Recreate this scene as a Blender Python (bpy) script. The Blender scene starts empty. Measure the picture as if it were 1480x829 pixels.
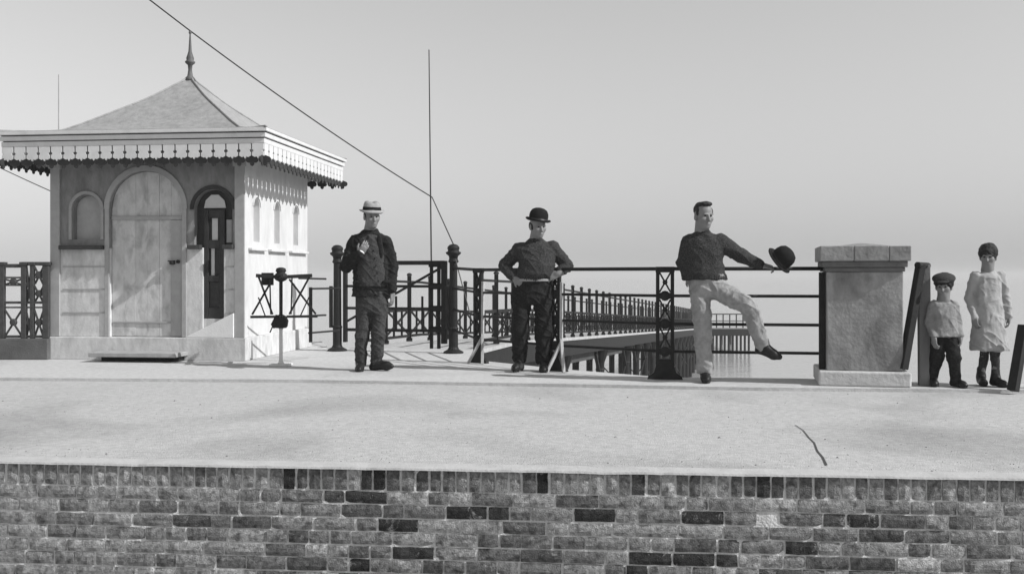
import bpy, bmesh, math, random
import numpy as np
from mathutils import Vector, Matrix, noise
from mathutils.geometry import tessellate_polygon

random.seed(7)
SC = bpy.context.scene
COL = SC.collection
F, YH, CZ = 1480.0, 398.0, 1.0          # focal length in photo pixels, horizon row, eye height


def at(px, py, d):
    """world point seen at a photo pixel, d metres away"""
    return Vector(((px - 740) * d / F, d, CZ - (py - YH) * d / F))


# ------------------------------------------------------------------ materials
def mat(name, g, var=0.25, scale=6.0, rough=0.8, bump=0.2, bscale=60.0, attr=None, spec=0.3, stretch=(1, 1, 1), metal=0.0,
        stain=0.0, sscale=1.2, stain_to=0.5):
    m = bpy.data.materials.new(name)
    m.use_nodes = True
    nt = m.node_tree
    N, L = nt.nodes, nt.links
    b = N['Principled BSDF']
    b.inputs['Roughness'].default_value = rough
    b.inputs['Specular IOR Level'].default_value = spec
    b.inputs['Metallic'].default_value = metal
    tc = N.new('ShaderNodeTexCoord')
    mp = N.new('ShaderNodeMapping')
    mp.inputs['Scale'].default_value = stretch
    L.new(tc.outputs['Object'], mp.inputs['Vector'])
    n1 = N.new('ShaderNodeTexNoise')
    n1.inputs['Scale'].default_value = scale
    n1.inputs['Detail'].default_value = 8
    n1.inputs['Roughness'].default_value = 0.65
    L.new(mp.outputs['Vector'], n1.inputs['Vector'])
    r1 = N.new('ShaderNodeMapRange')
    r1.inputs['From Min'].default_value = 0.25
    r1.inputs['From Max'].default_value = 0.75
    r1.inputs['To Min'].default_value = g * (1 - var)
    r1.inputs['To Max'].default_value = g * (1 + var)
    L.new(n1.outputs['Fac'], r1.inputs['Value'])
    out = r1.outputs['Result']
    if attr:
        a = N.new('ShaderNodeAttribute')
        a.attribute_name = attr
        mu = N.new('ShaderNodeMath')
        mu.operation = 'MULTIPLY'
        L.new(out, mu.inputs[0])
        L.new(a.outputs['Fac'], mu.inputs[1])
        out = mu.outputs[0]
    if stain:
        n3 = N.new('ShaderNodeTexNoise')
        n3.inputs['Scale'].default_value = sscale
        n3.inputs['Detail'].default_value = 6
        n3.inputs['Distortion'].default_value = 0.6
        L.new(mp.outputs['Vector'], n3.inputs['Vector'])
        r3 = N.new('ShaderNodeMapRange')
        r3.inputs['From Min'].default_value = 0.5
        r3.inputs['From Max'].default_value = 0.72
        r3.inputs['To Min'].default_value = 1.0
        r3.inputs['To Max'].default_value = 1 + (stain_to - 1) * stain
        L.new(n3.outputs['Fac'], r3.inputs['Value'])
        mu = N.new('ShaderNodeMath')
        mu.operation = 'MULTIPLY'
        L.new(out, mu.inputs[0])
        L.new(r3.outputs['Result'], mu.inputs[1])
        out = mu.outputs[0]
    L.new(out, b.inputs['Base Color'])
    if bump:
        n2 = N.new('ShaderNodeTexNoise')
        n2.inputs['Scale'].default_value = bscale
        n2.inputs['Detail'].default_value = 6
        L.new(tc.outputs['Object'], n2.inputs['Vector'])
        bp = N.new('ShaderNodeBump')
        bp.inputs['Strength'].default_value = bump
        bp.inputs['Distance'].default_value = 0.01
        L.new(n2.outputs['Fac'], bp.inputs['Height'])
        L.new(bp.outputs['Normal'], b.inputs['Normal'])
    return m


def brick_material():
    """fired clay with soot, salt and lime in patches of their own"""
    m = mat('weathered_brick', 1.0, 0.75, 42, 0.92, 0.7, 150, attr='tone', stain=1.0, sscale=17, stain_to=0.35)
    nt = m.node_tree
    N, L = nt.nodes, nt.links
    b = N['Principled BSDF']
    base = b.inputs['Base Color'].links[0].from_socket
    tc = N.new('ShaderNodeTexCoord')
    n = N.new('ShaderNodeTexNoise')
    n.inputs['Scale'].default_value = 13
    n.inputs['Detail'].default_value = 10
    n.inputs['Roughness'].default_value = 0.75
    n.inputs['Distortion'].default_value = 0.8
    L.new(tc.outputs['Object'], n.inputs['Vector'])
    r = N.new('ShaderNodeMapRange')
    r.inputs['From Min'].default_value = 0.58
    r.inputs['From Max'].default_value = 0.7
    L.new(n.outputs['Fac'], r.inputs['Value'])
    mx = N.new('ShaderNodeMix')
    mx.data_type = 'FLOAT'
    L.new(r.outputs['Result'], mx.inputs[0])
    L.new(base, mx.inputs[2])
    mx.inputs[3].default_value = 0.42
    L.new(mx.outputs[0], b.inputs['Base Color'])
    return m


M = {}
M['pave'] = mat('pavement_concrete', 0.43, 0.22, 22.0, 0.95, 0.7, 110, stain=0.9, sscale=0.5, stain_to=0.62)
M['apron'] = mat('apron_stone', 0.48, 0.2, 16, 0.95, 0.6, 90, stain=0.5, sscale=0.9, stain_to=0.65)
M['lip'] = mat('cement_lip', 0.44, 0.15, 8, 0.9, 0.4, 60)
M['brick'] = brick_material()
M['mortar'] = mat('lime_mortar', 0.66, 0.3, 12, 0.95, 0.8, 80)
M['road'] = mat('lower_road', 0.2, 0.2, 4, 0.95, 0.5, 40)
M['quay'] = mat('quay_stone', 0.25, 0.3, 3, 0.9, 0.6, 20, stain=0.8, sscale=1.0, stain_to=0.4)
M['stone'] = mat('pillar_stone', 0.27, 0.35, 9, 0.9, 0.7, 30, stain=1.0, sscale=3.2, stain_to=0.45, stretch=(1, 1, 0.6))
M['cap'] = mat('pillar_cap_stone', 0.27, 0.3, 9, 0.9, 0.7, 30, stain=0.8, sscale=4, stain_to=0.5)
M['stone_base'] = mat('pillar_plinth_stone', 0.5, 0.2, 6, 0.9, 0.6, 30, stain=0.6, sscale=3, stain_to=0.6)
M['iron'] = mat('black_iron', 0.016, 0.4, 20, 0.6, 0.2, 80, spec=0.2)
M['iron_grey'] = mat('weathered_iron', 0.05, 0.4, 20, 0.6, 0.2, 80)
M['white'] = mat('white_paint', 0.6, 0.1, 12, 0.75, 0.25, 50, stain=0.45, sscale=3, stain_to=0.7, stretch=(1, 1, 0.35))
M['valance'] = mat('valance_paint', 0.62, 0.08, 9, 0.6, 0.1, 50, stain=0.3, sscale=4, stain_to=0.7)
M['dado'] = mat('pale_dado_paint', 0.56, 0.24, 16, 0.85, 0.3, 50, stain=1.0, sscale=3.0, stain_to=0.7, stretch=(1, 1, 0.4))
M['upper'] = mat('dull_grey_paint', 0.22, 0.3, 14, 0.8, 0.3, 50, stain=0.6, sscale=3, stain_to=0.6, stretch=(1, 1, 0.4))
M['trim'] = mat('mid_grey_paint', 0.34, 0.15, 9, 0.7, 0.1, 50)
M['sunlit_stay'] = mat('sunlit_side_iron', 0.4, 0.3, 20, 0.7, 0.2)
M['door'] = mat('worn_door_paint', 0.52, 0.2, 9, 0.8, 0.25, 40, stain=1.0, sscale=6, stain_to=0.62, stretch=(1.3, 1, 0.7))
M['darkwood'] = mat('dark_door_wood', 0.03, 0.4, 10, 0.5, 0.15, 60)
M['pane'] = mat('window_pane', 0.5, 0.12, 5, 0.15, 0.0, 10, spec=0.6)
M['roof'] = mat('lead_roof', 0.3, 0.25, 14, 0.7, 0.35, 40, stain=0.6, sscale=2.5, stain_to=0.7)
M['drip'] = mat('cornice_shade_dark', 0.035, 0.3, 10, 0.7, 0.1, 50)
M['timber'] = mat('old_timber', 0.16, 0.35, 6, 0.9, 0.5, 30, stretch=(1, 1, 0.15))
M['dark_timber'] = mat('step_shade_dark', 0.018, 0.4, 8, 0.8, 0.4, 30)
M['deck'] = mat('pier_deck_boards', 0.4, 0.25, 6, 0.9, 0.4, 30)
M['girder'] = mat('pier_girder', 0.06, 0.3, 4, 0.8, 0.3, 30)
M['black_wool'] = mat('black_wool', 0.02, 0.8, 60, 0.95, 0.5, 130, spec=0.1)
M['jersey'] = mat('navy_knit', 0.045, 0.95, 75, 0.95, 1.0, 110, spec=0.1)
M['charcoal'] = mat('charcoal_tweed', 0.05, 0.8, 80, 0.95, 0.5, 130, spec=0.1)
M['waist'] = mat('grey_waistcoat', 0.05, 0.8, 80, 0.95, 0.4, 130, spec=0.1)
M['pale'] = mat('pale_canvas', 0.29, 0.25, 12, 0.95, 0.4, 60, spec=0.1, stain=0.5, sscale=9, stain_to=0.5)
M['leather'] = mat('black_leather', 0.012, 0.3, 30, 0.45, 0.2, 80)
M['felt'] = mat('black_felt', 0.014, 0.3, 30, 0.9, 0.2, 100, spec=0.1)
M['straw'] = mat('grey_felt_hat', 0.3, 0.2, 40, 0.9, 0.4, 120, spec=0.1)
M['skin'] = mat('skin', 0.2, 0.1, 15, 0.55, 0.1, 90)
M['hair'] = mat('dark_hair', 0.015, 0.4, 50, 0.6, 0.6, 160)
M['eye'] = mat('eye', 0.02, 0.1, 10, 0.2, 0.0)
M['linen'] = mat('white_linen', 0.7, 0.06, 20, 0.9, 0.2, 90)
M['grey_frock'] = mat('pale_grey_frock', 0.33, 0.2, 12, 0.95, 0.3, 60)
M['grey_cloth'] = mat('mid_grey_cloth', 0.22, 0.3, 20, 0.95, 0.3, 80)
M['wire'] = mat('wire_steel', 0.03, 0.1, 5, 0.5, 0.0)
M['pale_pole'] = mat('weathered_pole', 0.4, 0.1, 5, 0.7, 0.0)

# water: rippled, silty
m = bpy.data.materials.new('river_water')
m.use_nodes = True
nt = m.node_tree
b = nt.nodes['Principled BSDF']
b.inputs['Base Color'].default_value = (0.36, 0.36, 0.36, 1)
b.inputs['Roughness'].default_value = 0.12
b.inputs['IOR'].default_value = 1.33
tc = nt.nodes.new('ShaderNodeTexCoord')
mp = nt.nodes.new('ShaderNodeMapping')
mp.inputs['Scale'].default_value = (0.5, 1.0, 1)
nt.links.new(tc.outputs['Object'], mp.inputs['Vector'])
n = nt.nodes.new('ShaderNodeTexNoise')
n.inputs['Scale'].default_value = 1.6
n.inputs['Detail'].default_value = 7
nt.links.new(mp.outputs['Vector'], n.inputs['Vector'])
bp = nt.nodes.new('ShaderNodeBump')
bp.inputs['Strength'].default_value = 0.35
bp.inputs['Distance'].default_value = 0.12
nt.links.new(n.outputs['Fac'], bp.inputs['Height'])
nt.links.new(bp.outputs['Normal'], b.inputs['Normal'])
M['water'] = m


# ------------------------------------------------------------------ mesh helpers
def frame(a, b):
    z = (b - a).normalized()
    x = Vector((0, 0, 1)).cross(z)
    if x.length < 1e-4:
        x = Vector((1, 0, 0))
    x.normalize()
    return x, z.cross(x), z


class MB:
    def __init__(s):
        s.v, s.f, s.tone = [], [], []

    def add(s, vs, fs):
        o = len(s.v)
        s.v += [tuple(v) for v in vs]
        s.f += [tuple(i + o for i in f) for f in fs]

    def box(s, lo, hi, T=None):
        (a, b, c), (d, e, f) = lo, hi
        vs = [Vector(p) for p in ((a, b, c), (d, b, c), (d, e, c), (a, e, c), (a, b, f), (d, b, f), (d, e, f), (a, e, f))]
        if T:
            vs = [T @ v for v in vs]
        s.add(vs, [(0, 3, 2, 1), (4, 5, 6, 7), (0, 1, 5, 4), (1, 2, 6, 5), (2, 3, 7, 6), (3, 0, 4, 7)])
        return s

    def bar(s, a, b, w, t, up=None):
        """rectangular bar from a to b, w wide (horizontal), t thick"""
        a, b = Vector(a), Vector(b)
        x, y, z = frame(a, b)
        vs = []
        for p in (a, b):
            for i, j in ((-1, -1), (1, -1), (1, 1), (-1, 1)):
                vs.append(p + x * i * w / 2 + y * j * t / 2)
        s.add(vs, [(0, 3, 2, 1), (4, 5, 6, 7), (0, 1, 5, 4), (1, 2, 6, 5), (2, 3, 7, 6), (3, 0, 4, 7)])
        return s

    def tube(s, pts, r, n=10, r2=None):
        pts = [Vector(p) for p in pts]
        m = len(pts)
        rs = [r + ((r2 if r2 is not None else r) - r) * i / max(1, m - 1) for i in range(m)]
        vs, fs = [], []
        for i, p in enumerate(pts):
            a = pts[max(0, i - 1)]
            b = pts[min(m - 1, i + 1)]
            x, y, z = frame(a, b)
            for k in range(n):
                t = 2 * math.pi * k / n
                vs.append(p + (x * math.cos(t) + y * math.sin(t)) * rs[i])
        for i in range(m - 1):
            for k in range(n):
                k2 = (k + 1) % n
                fs.append((i * n + k, i * n + k2, (i + 1) * n + k2, (i + 1) * n + k))
        fs.append(tuple(reversed(range(n))))
        fs.append(tuple((m - 1) * n + k for k in range(n)))
        s.add(vs, fs)
        return s

    def lathe(s, prof, c=(0, 0, 0), n=20, R=None):
        """prof: (radius, height) from bottom to top"""
        c = Vector(c)
        vs, fs = [], []
        for (r, h) in prof:
            for k in range(n):
                t = 2 * math.pi * k / n
                p = Vector((r * math.cos(t), r * math.sin(t), h))
                vs.append(c + (R @ p if R else p))
        for i in range(len(prof) - 1):
            for k in range(n):
                k2 = (k + 1) % n
                fs.append((i * n + k, i * n + k2, (i + 1) * n + k2, (i + 1) * n + k))
        fs.append(tuple(reversed(range(n))))
        fs.append(tuple((len(prof) - 1) * n + k for k in range(n)))
        s.add(vs, fs)
        return s

    def plate(s, loops, t, T):
        """2-D outline with holes (loops of (x, z)), given thickness t along +y, placed by T"""
        flat = [p for lp in loops for p in lp]
        tri = tessellate_polygon([[Vector((p[0], p[1], 0)) for p in lp] for lp in loops])
        n = len(flat)
        vs = [T @ Vector((x, 0, z)) for x, z in flat] + [T @ Vector((x, t, z)) for x, z in flat]
        fs = []
        for tr in tri:
            a, b, c = (Vector((flat[i][0], flat[i][1])) for i in tr)
            if (b - a).cross(c - a) < 0:
                tr = tr[::-1]
            fs.append(tuple(tr))
            fs.append(tuple(i + n for i in reversed(tr)))
        o = 0
        for li, lp in enumerate(loops):
            k = len(lp)
            area = sum(lp[i][0] * lp[(i + 1) % k][1] - lp[(i + 1) % k][0] * lp[i][1] for i in range(k))
            ccw = area > 0
            if li:
                ccw = not ccw
            for i in range(k):
                a, b = o + i, o + (i + 1) % k
                fs.append((b, a, a + n, b + n) if ccw else (a, b, b + n, a + n))
            o += k
        s.add(vs, fs)
        return s

    def build(s, name, material, parent=None, bevel=0.0, smooth=False, seg=2):
        me = bpy.data.meshes.new(name)
        me.from_pydata(s.v, [], s.f)
        me.validate()
        if s.tone and len(s.tone) == len(me.polygons):
            at_ = me.attributes.new('tone', 'FLOAT', 'FACE')
            at_.data.foreach_set('value', s.tone)
        me.materials.append(material)
        if smooth:
            me.polygons.foreach_set('use_smooth', [True] * len(me.polygons))
        o = bpy.data.objects.new(name, me)
        COL.objects.link(o)
        if parent:
            o.parent = parent
        if bevel:
            bv = o.modifiers.new('bevel', 'BEVEL')
            bv.width = bevel
            bv.segments = seg
            bv.limit_method = 'ANGLE'
            bv.angle_limit = math.radians(40)
        return o


def tag(o, label=None, cat=None, group=None, kind=None):
    if label:
        o['label'] = label
    if cat:
        o['category'] = cat
    if group:
        o['group'] = group
    if kind:
        o['kind'] = kind
    return o


def thing(name, label, cat, loc=(0, 0, 0), rz=0.0, group=None):
    o = bpy.data.objects.new(name, None)
    o.empty_display_size = 0.2
    COL.objects.link(o)
    o.location = loc
    o.rotation_euler = (0, 0, rz)
    return tag(o, label, cat, group)


I4 = Matrix.Identity(4)


def arch(cx, z0, zs, r, n=14):
    """outline of a round-headed opening, counter-clockwise"""
    pts = [(cx - r, z0), (cx + r, z0)]
    for i in range(n + 1):
        t = math.pi * i / n
        pts.append((cx + r * math.cos(t), zs + r * math.sin(t)))
    return pts


# ------------------------------------------------------------------ camera, world, sun
cam = bpy.data.cameras.new('camera')
cam.sensor_width = 36
cam.lens = 36 * F / 1480
cam.shift_y = -(414.5 - YH) / 1480
cam.clip_start = 0.1
cam.clip_end = 20000
co = bpy.data.objects.new('camera', cam)
COL.objects.link(co)
co.location = (0, 0, CZ)
co.rotation_euler = (math.radians(90), 0, 0)
SC.camera = co

SUN = Vector((0.73, -0.27, 0.63)).normalized()
w = bpy.data.worlds.new('World')
SC.world = w
w.use_nodes = True
wn = w.node_tree
sky = wn.nodes.new('ShaderNodeTexSky')
sky.sky_type = 'NISHITA'
sky.sun_disc = False
sky.sun_elevation = math.asin(SUN.z)
sky.sun_rotation = math.atan2(SUN.x, SUN.y)
sky.air_density = 3.3
sky.dust_density = 0.0
sky.ozone_density = 1.0
bw = wn.nodes.new('ShaderNodeRGBToBW')
bg = wn.nodes['Background']
bg.inputs['Strength'].default_value = 0.1
wn.links.new(sky.outputs['Color'], bw.inputs['Color'])
wn.links.new(bw.outputs['Val'], bg.inputs['Color'])
sl = bpy.data.lights.new('sun', 'SUN')
sl.energy = 4.2
sl.angle = math.radians(0.5)
sl.color = (1, 1, 1)
so = bpy.data.objects.new('sun', sl)
COL.objects.link(so)
so.rotation_euler = SUN.to_track_quat('Z', 'Y').to_euler()
SC.view_settings.view_transform = 'Standard'
SC.view_settings.look = 'None'
SC.view_settings.exposure = 0.14
SC.view_settings.gamma = 1.0

# ------------------------------------------------------------------ ground, water, walls
WATER_Z = -4.5
HAZE = 0.0011
# the front edge of the pavement, above the brick wall (a straight line, a little askew)
E0, E1 = Vector((-9.0, 6.2)), Vector((9.0, 4.62))


def edge_y(x):
    return E0.y + (E1.y - E0.y) * (x - E0.x) / (E1.x - E0.x)


def sheet(name, outline, z, thick, material, kind='structure'):
    mb = MB()
    T = Matrix(((1, 0, 0, 0), (0, 0, 1, 0), (0, 1, 0, 0), (0, 0, 0, 1)))   # (x, 0, z)->(x, z, 0); thickness along +z
    T = Matrix.Translation((0, 0, z - thick)) @ T
    mb.plate([outline], thick, T)
    # plate was mirrored by the axis swap: flip the faces
    mb.f = [tuple(reversed(f)) for f in mb.f]
    o = mb.build(name, material)
    return tag(o, kind=kind)


# front pavement, up to the low kerb of the apron
KERB = [(-14.0, 10.85), (-6.8, 10.15), (-2.0, 9.85), (0.9, 9.4), (2.2, 9.16), (4.8, 8.95), (14.0, 8.3)]
sheet('pavement', [(-14, edge_y(-14) + 0.13), (14, edge_y(14) + 0.13)] + [(x, y + 0.05) for x, y in reversed(KERB)], -0.03, 0.25, M['pave'])
BACK = [(14.0, 8.75), (4.9, 9.42), (3.9, 9.62), (2.75, 9.98), (1.5, 10.08), (0.55, 10.95), (-0.28, 11.95), (-0.5, 13.75), (-2.55, 14.2),
        (-2.9, 15.6), (-6.3, 15.6), (-6.4, 13.0), (-14.0, 13.6)]
sheet('apron', KERB + BACK, 0.0, 0.27, M['apron'])
# cement lip along the wall head
mb = MB()
xs_ = [-9 + 0.06 * i for i in range(301)]
ch = [max(0.0, noise.noise(Vector((q * 3.1, 4, 1)))) * 0.012 + max(0.0, noise.noise(Vector((q * 11, 7, 1)))) * 0.008 for q in xs_]
for i in range(300):
    x0, x1 = xs_[i], xs_[i + 1]
    y0, y1 = edge_y(x0), edge_y(x1)
    vs = []
    for x, y, e in ((x0, y0, ch[i]), (x1, y1, ch[i + 1])):
        z = -0.022 - e * 0.6
        y += e
        vs += [(x, y - 0.022, z - 0.011), (x, y + 0.14, z - 0.011), (x, y + 0.14, z - 0.001), (x, y - 0.017, z)]
    mb.add(vs, [(0, 4, 7, 3), (3, 7, 6, 2), (0, 1, 5, 4)])
lip = mb.build('pavement_edge', M['lip'])
tag(lip, kind='structure')
# loose grit on the pavement
mb = MB()
for i in range(900):
    gx_ = random.uniform(-4.5, 4.5)
    gy_ = random.uniform(edge_y(gx_) + 0.1, 8.9) if random.random() < 0.7 else edge_y(gx_) + random.uniform(0.08, 0.5)
    q = random.uniform(0.002, 0.006) * (2.2 if random.random() < 0.05 else 1)
    a_ = random.random() * 6
    vs = [(gx_ + q * math.cos(a_ + k * 1.57) * random.uniform(.7, 1.3), gy_ + q * math.sin(a_ + k * 1.57) * random.uniform(.7, 1.3), -0.031) for k in range(4)]
    mb.add(vs + [(gx_, gy_, -0.03 + q * 0.8)], [(0, 1, 4), (1, 2, 4), (2, 3, 4), (3, 0, 4)])
tag(mb.build('grit', mat('grit_stone', 0.2, 0.7, 3, 0.9, 0.0)), kind='stuff')
# crack in the pavement
mb = MB()
p = [Vector((1.95, 7.05)), Vector((1.935, 6.8)), Vector((1.885, 6.5)), Vector((1.86, 6.3)), Vector((1.79, 6.0)), Vector((1.76, 5.8)), Vector((1.705, 5.55))]
for i in range(len(p) - 1):
    a, c = p[i], p[i + 1]
    w0 = 0.003 + 0.003 * i / 6
    mb.add([(a.x - w0, a.y, -0.026), (a.x + w0, a.y, -0.026), (c.x + w0 + .0005, c.y, -0.026), (c.x - w0 - .0005, c.y, -0.026)], [(0, 1, 2, 3)])
tag(mb.build('pavement_crack', mat('crack', 0.06, 0.3, 20, 0.95, 0.3)), kind='structure')
mb = MB()
mb.box((-40, -40, -1.25), (40, 5.9, -1.0))
tag(mb.build('lower_road', M['road']), kind='structure')
mb = MB()
mb.add([(-7000, 5, WATER_Z), (7000, 5, WATER_Z), (7000, 9000, WATER_Z), (-7000, 9000, WATER_Z)], [(0, 1, 2, 3)])
tag(mb.build('water', M['water']), kind='structure')
# river face of the promenade
mb = MB()
for (x0, y0), (x1, y1) in zip(BACK[:-1], BACK[1:]):
    a, c = Vector((x0, y0)), Vector((x1, y1))
    dirv = (c - a).normalized()
    nrm = Vector((dirv.y, -dirv.x))
    if nrm.y < 0 and abs(nrm.y) > abs(nrm.x):
        nrm = -nrm
    q0, q1 = a - nrm * 0.4, c - nrm * 0.4
    mb.add([(a.x, a.y, -5.2), (c.x, c.y, -5.2), (c.x, c.y, -0.272), (a.x, a.y, -0.272), (q0.x, q0.y, -5.2), (q1.x, q1.y, -5.2), (q1.x, q1.y, -0.272), (q0.x, q0.y, -0.272)],
           [(0, 1, 2, 3), (3, 2, 6, 7), (4, 7, 6, 5)])
tag(mb.build('quay_wall', M['quay']), 'stained stone river wall below the promenade railing', 'wall')

# brick retaining wall in the foreground, brick by brick
root = thing('brick_wall', 'low weathered brick wall with upright bricks along its top, under the pavement', 'wall',
             (0, edge_y(0), -1.0), math.atan2(E1.y - E0.y, E1.x - E0.x))


def brick(mb, x0, x1, z0, z1, tone, ydepth=0.10, jag=0.0045):
    nx, nz = (5, 3) if x1 - x0 > 0.15 else (3, 3)
    if z1 - z0 > 0.09:
        nx, nz = 2, 4
    jx = [x0 + (x1 - x0) * i / nx for i in range(nx + 1)]
    jz = [z0 + (z1 - z0) * i / nz for i in range(nz + 1)]
    off = random.uniform(-0.010, -0.004) 
    tilt = random.uniform(-0.012, 0.012)
    sd = random.random() * 100
    idx = {}
    vs, fs = [], []

    def rnd(x, z):
        return noise.noise(Vector((x * 26 + sd, z * 26, sd))) * jag + noise.noise(Vector((x * 70, z * 70 + sd, 3))) * jag * 0.5
    # rim ring pulled back makes rounded arrises
    for j, z in enumerate(jz):
        for i, x in enumerate(jx):
            rim = i in (0, nx) or j in (0, nz)
            cor = i in (0, nx) and j in (0, nz)
            y = off + rnd(x, z) + (0.004 if rim else 0) + (0.007 * random.random() if cor else 0)
            xx = x + (noise.noise(Vector((z * 40, sd, x * 9))) * 0.004 if i in (0, nx) else 0)
            zz = z + (noise.noise(Vector((x * 40, sd, z * 9))) * 0.003 if j in (0, nz) else 0) + tilt * (x - (x0 + x1) / 2)
            idx[i, j] = len(vs)
            vs.append((xx, y, zz))
    for j in range(nz):
        for i in range(nx):
            fs.append((idx[i, j], idx[i + 1, j], idx[i + 1, j + 1], idx[i, j + 1]))
    ring = [idx[i, 0] for i in range(nx + 1)] + [idx[nx, j] for j in range(1, nz + 1)] + [idx[i, nz] for i in range(nx - 1, -1, -1)] + [idx[0, j] for j in range(nz - 1, 0, -1)]
    base = len(vs)
    for r in ring:
        v = vs[r]
        vs.append((v[0], ydepth, v[2]))
    k = len(ring)
    for i in range(k):
        fs.append((ring[(i + 1) % k], ring[i], base + i, base + (i + 1) % k))
    mb.add(vs, fs)
    mb.tone += [tone] * len(fs)


def end_fade(x, z):
    """bricks paler toward both ends: overexposed, washed-out light put into their colour"""
    e = max(0.0, min(1.0, (-1.2 - x) / 1.6)) * 0.85 + max(0.0, min(1.0, (x - 1.7) / 0.9)) * 0.65
    return e * (0.75 + 0.5 * noise.noise(Vector((x * 2, z * 4, 5))))


def tone_at(x, z):
    t = random.choice((0.09, 0.12, 0.15, 0.18, 0.21, 0.24, 0.28, 0.32)) if random.random() > 0.1 else random.uniform(0.3, 0.42)
    if random.random() < 0.06:
        t = random.uniform(0.025, 0.055)
    e = end_fade(x, z)
    return t * (1 - e) + e * random.uniform(0.28, 0.42)


mbk = MB()
x = -5.6
while x < 5.6:
    wd = random.uniform(0.052, 0.068)
    brick(mbk, x, x + wd, 0.856 + random.uniform(-.004, .002), 0.962, tone_at(x, 0.9))
    x += wd + random.uniform(0.008, 0.016)
z = 0.846
row = 0
while z > -0.02:
    h = random.uniform(0.062, 0.067)
    x = -5.6 - random.uniform(0, 0.2)
    while x < 5.6:
        ln = random.choice((0.215, 0.105, 0.212, 0.105, 0.105, 0.16)) if row % 2 else random.choice((0.215, 0.22, 0.21, 0.105, 0.105))
        if random.random() > 0.012:
            brick(mbk, x, x + ln, z - h, z, tone_at(x, z), jag=0.005)
        x += ln + random.uniform(0.007, 0.014)
    z -= h + random.uniform(0.007, 0.011)
    row += 1
mbk.build('brick_facing', M['brick'], root)
mb = MB()
mb.box((-9, 0.0035, -0.1), (9, 0.3, 0.964))
mb.build('mortar_bed', M['mortar'], root)

# river haze: one even box of air round everything
hz = bpy.data.materials.new('river_haze')
hz.use_nodes = True
nt = hz.node_tree
nt.nodes.remove(nt.nodes['Principled BSDF'])
pv = nt.nodes.new('ShaderNodeVolumePrincipled')
pv.inputs['Color'].default_value = (0.96, 0.96, 0.96, 1)
pv.inputs['Density'].default_value = HAZE
nt.links.new(pv.outputs['Volume'], nt.nodes['Material Output'].inputs['Volume'])
tag(MB().box((-6500, -60, WATER_Z - 1.5), (6500, 8500, 7.5)).build('haze', hz), kind='stuff')

# ------------------------------------------------------------------ kiosk
W = 2.381
H2 = W / 2
YAW = 0.117
uu = Vector((math.cos(YAW), -math.sin(YAW), 0))
vv = Vector((math.sin(YAW), math.cos(YAW), 0))
kc = Vector((-3.155, 12.035, 0)) - uu * H2 + vv * H2
kiosk = thing('kiosk', 'small square toll kiosk with tented roof, scalloped eaves and arched door', 'kiosk', kc, -YAW)
Tf = Matrix.Translation((0, -H2, 0))                                  # front plane: outline x,z ; thickness inward


def kx(px):
    return H2 - (349 - px) * 0.00862


def kz(py):
    return 1 - (py - YH) / 122.0


ZT = 2.58
ZS = 1.33
# openings of the front
NX, NR = kx(123), 0.17                                               # blind niche, left
DX, DR = kx(209), 0.45                                               # big arched door
RX, RR = kx(306), 0.235                                              # narrow door
# upper wall and dado as two plates: grey above the sill line, pale below
up = [[(-H2, ZS), (DX - DR, ZS), (DX - DR, 1.79)] +
      [(DX + DR * math.cos(t), 1.79 + DR * math.sin(t)) for t in [math.pi * (1 - i / 18) for i in range(1, 18)]] +
      [(DX + DR, 1.79), (DX + DR, ZS), (RX - RR, ZS), (RX - RR, 1.78)] +
      [(RX + RR * math.cos(t), 1.78 + RR * math.sin(t)) for t in [math.pi * (1 - i / 14) for i in range(1, 14)]] +
      [(RX + RR, 1.78), (RX + RR, ZS), (H2, ZS), (H2, ZT), (-H2, ZT)],
      arch(NX, 1.43, 1.79, NR)]
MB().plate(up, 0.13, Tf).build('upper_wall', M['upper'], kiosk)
lowl = [(-H2, 0.27), (DX - DR, 0.27), (DX - DR, ZS - .002), (-H2, ZS - .002)]
lowr = [(DX + DR, 0.27), (RX - 0.13, 0.27), (RX - 0.13, ZS - .002), (DX + DR, ZS - .002)]
lowr2 = [(RX + 0.13, 0.27), (H2, 0.27), (H2, ZS - .002), (RX + 0.13, ZS - .002)]
for lp in (lowl, lowr, lowr2):
    MB().plate([lp], 0.13, Tf).build('dado', M['dado'], kiosk, bevel=0.004)
mb = MB()
mb.plate([[(RX - 0.1285, 0.27), (RX + 0.1285, 0.27), (RX + 0.1285, 0.49), (RX - 0.1285, 0.49)]], 0.1, Matrix.Translation((0, -H2 + .03, 0)))
mb.build('door_base', M['dado'], kiosk, bevel=0.004)
# block joints on the dado are thin raised boards
for z in (0.55, 0.83, 1.1):
    for x0, x1 in ((-H2 + 0.13, DX - DR - 0.07), (RX + 0.15, H2 - 0.12)):
        MB().box((x0, -H2 - 0.010, z), (x1, -H2 - 0.0005, z + 0.012)).build('dado_moulding', M['trim'], kiosk)
# corner pilasters
for x0, x1 in ((-H2 - 0.02, -H2 + 0.1), (H2 - 0.1, H2 + 0.02)):
    mb = MB()
    mb.box((x0, -H2 - 0.03, 0.272), (x1, -H2 - 0.001, 2.40))
    mb.box((x0 - 0.015, -H2 - 0.05, 2.28), (x1 + 0.015, -H2 - 0.001, 2.40))
    mb.build('pilaster', M['trim'], kiosk, bevel=0.005)
for x0, x1 in ((DX - DR - 0.06, DX - DR - 0.005), (DX + DR + 0.005, DX + DR + 0.06)):
    MB().box((x0, -H2 - 0.02, 0.272), (x1, -H2 - 0.001, 1.79)).build('door_jamb', M['trim'], kiosk, bevel=0.004)


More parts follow.
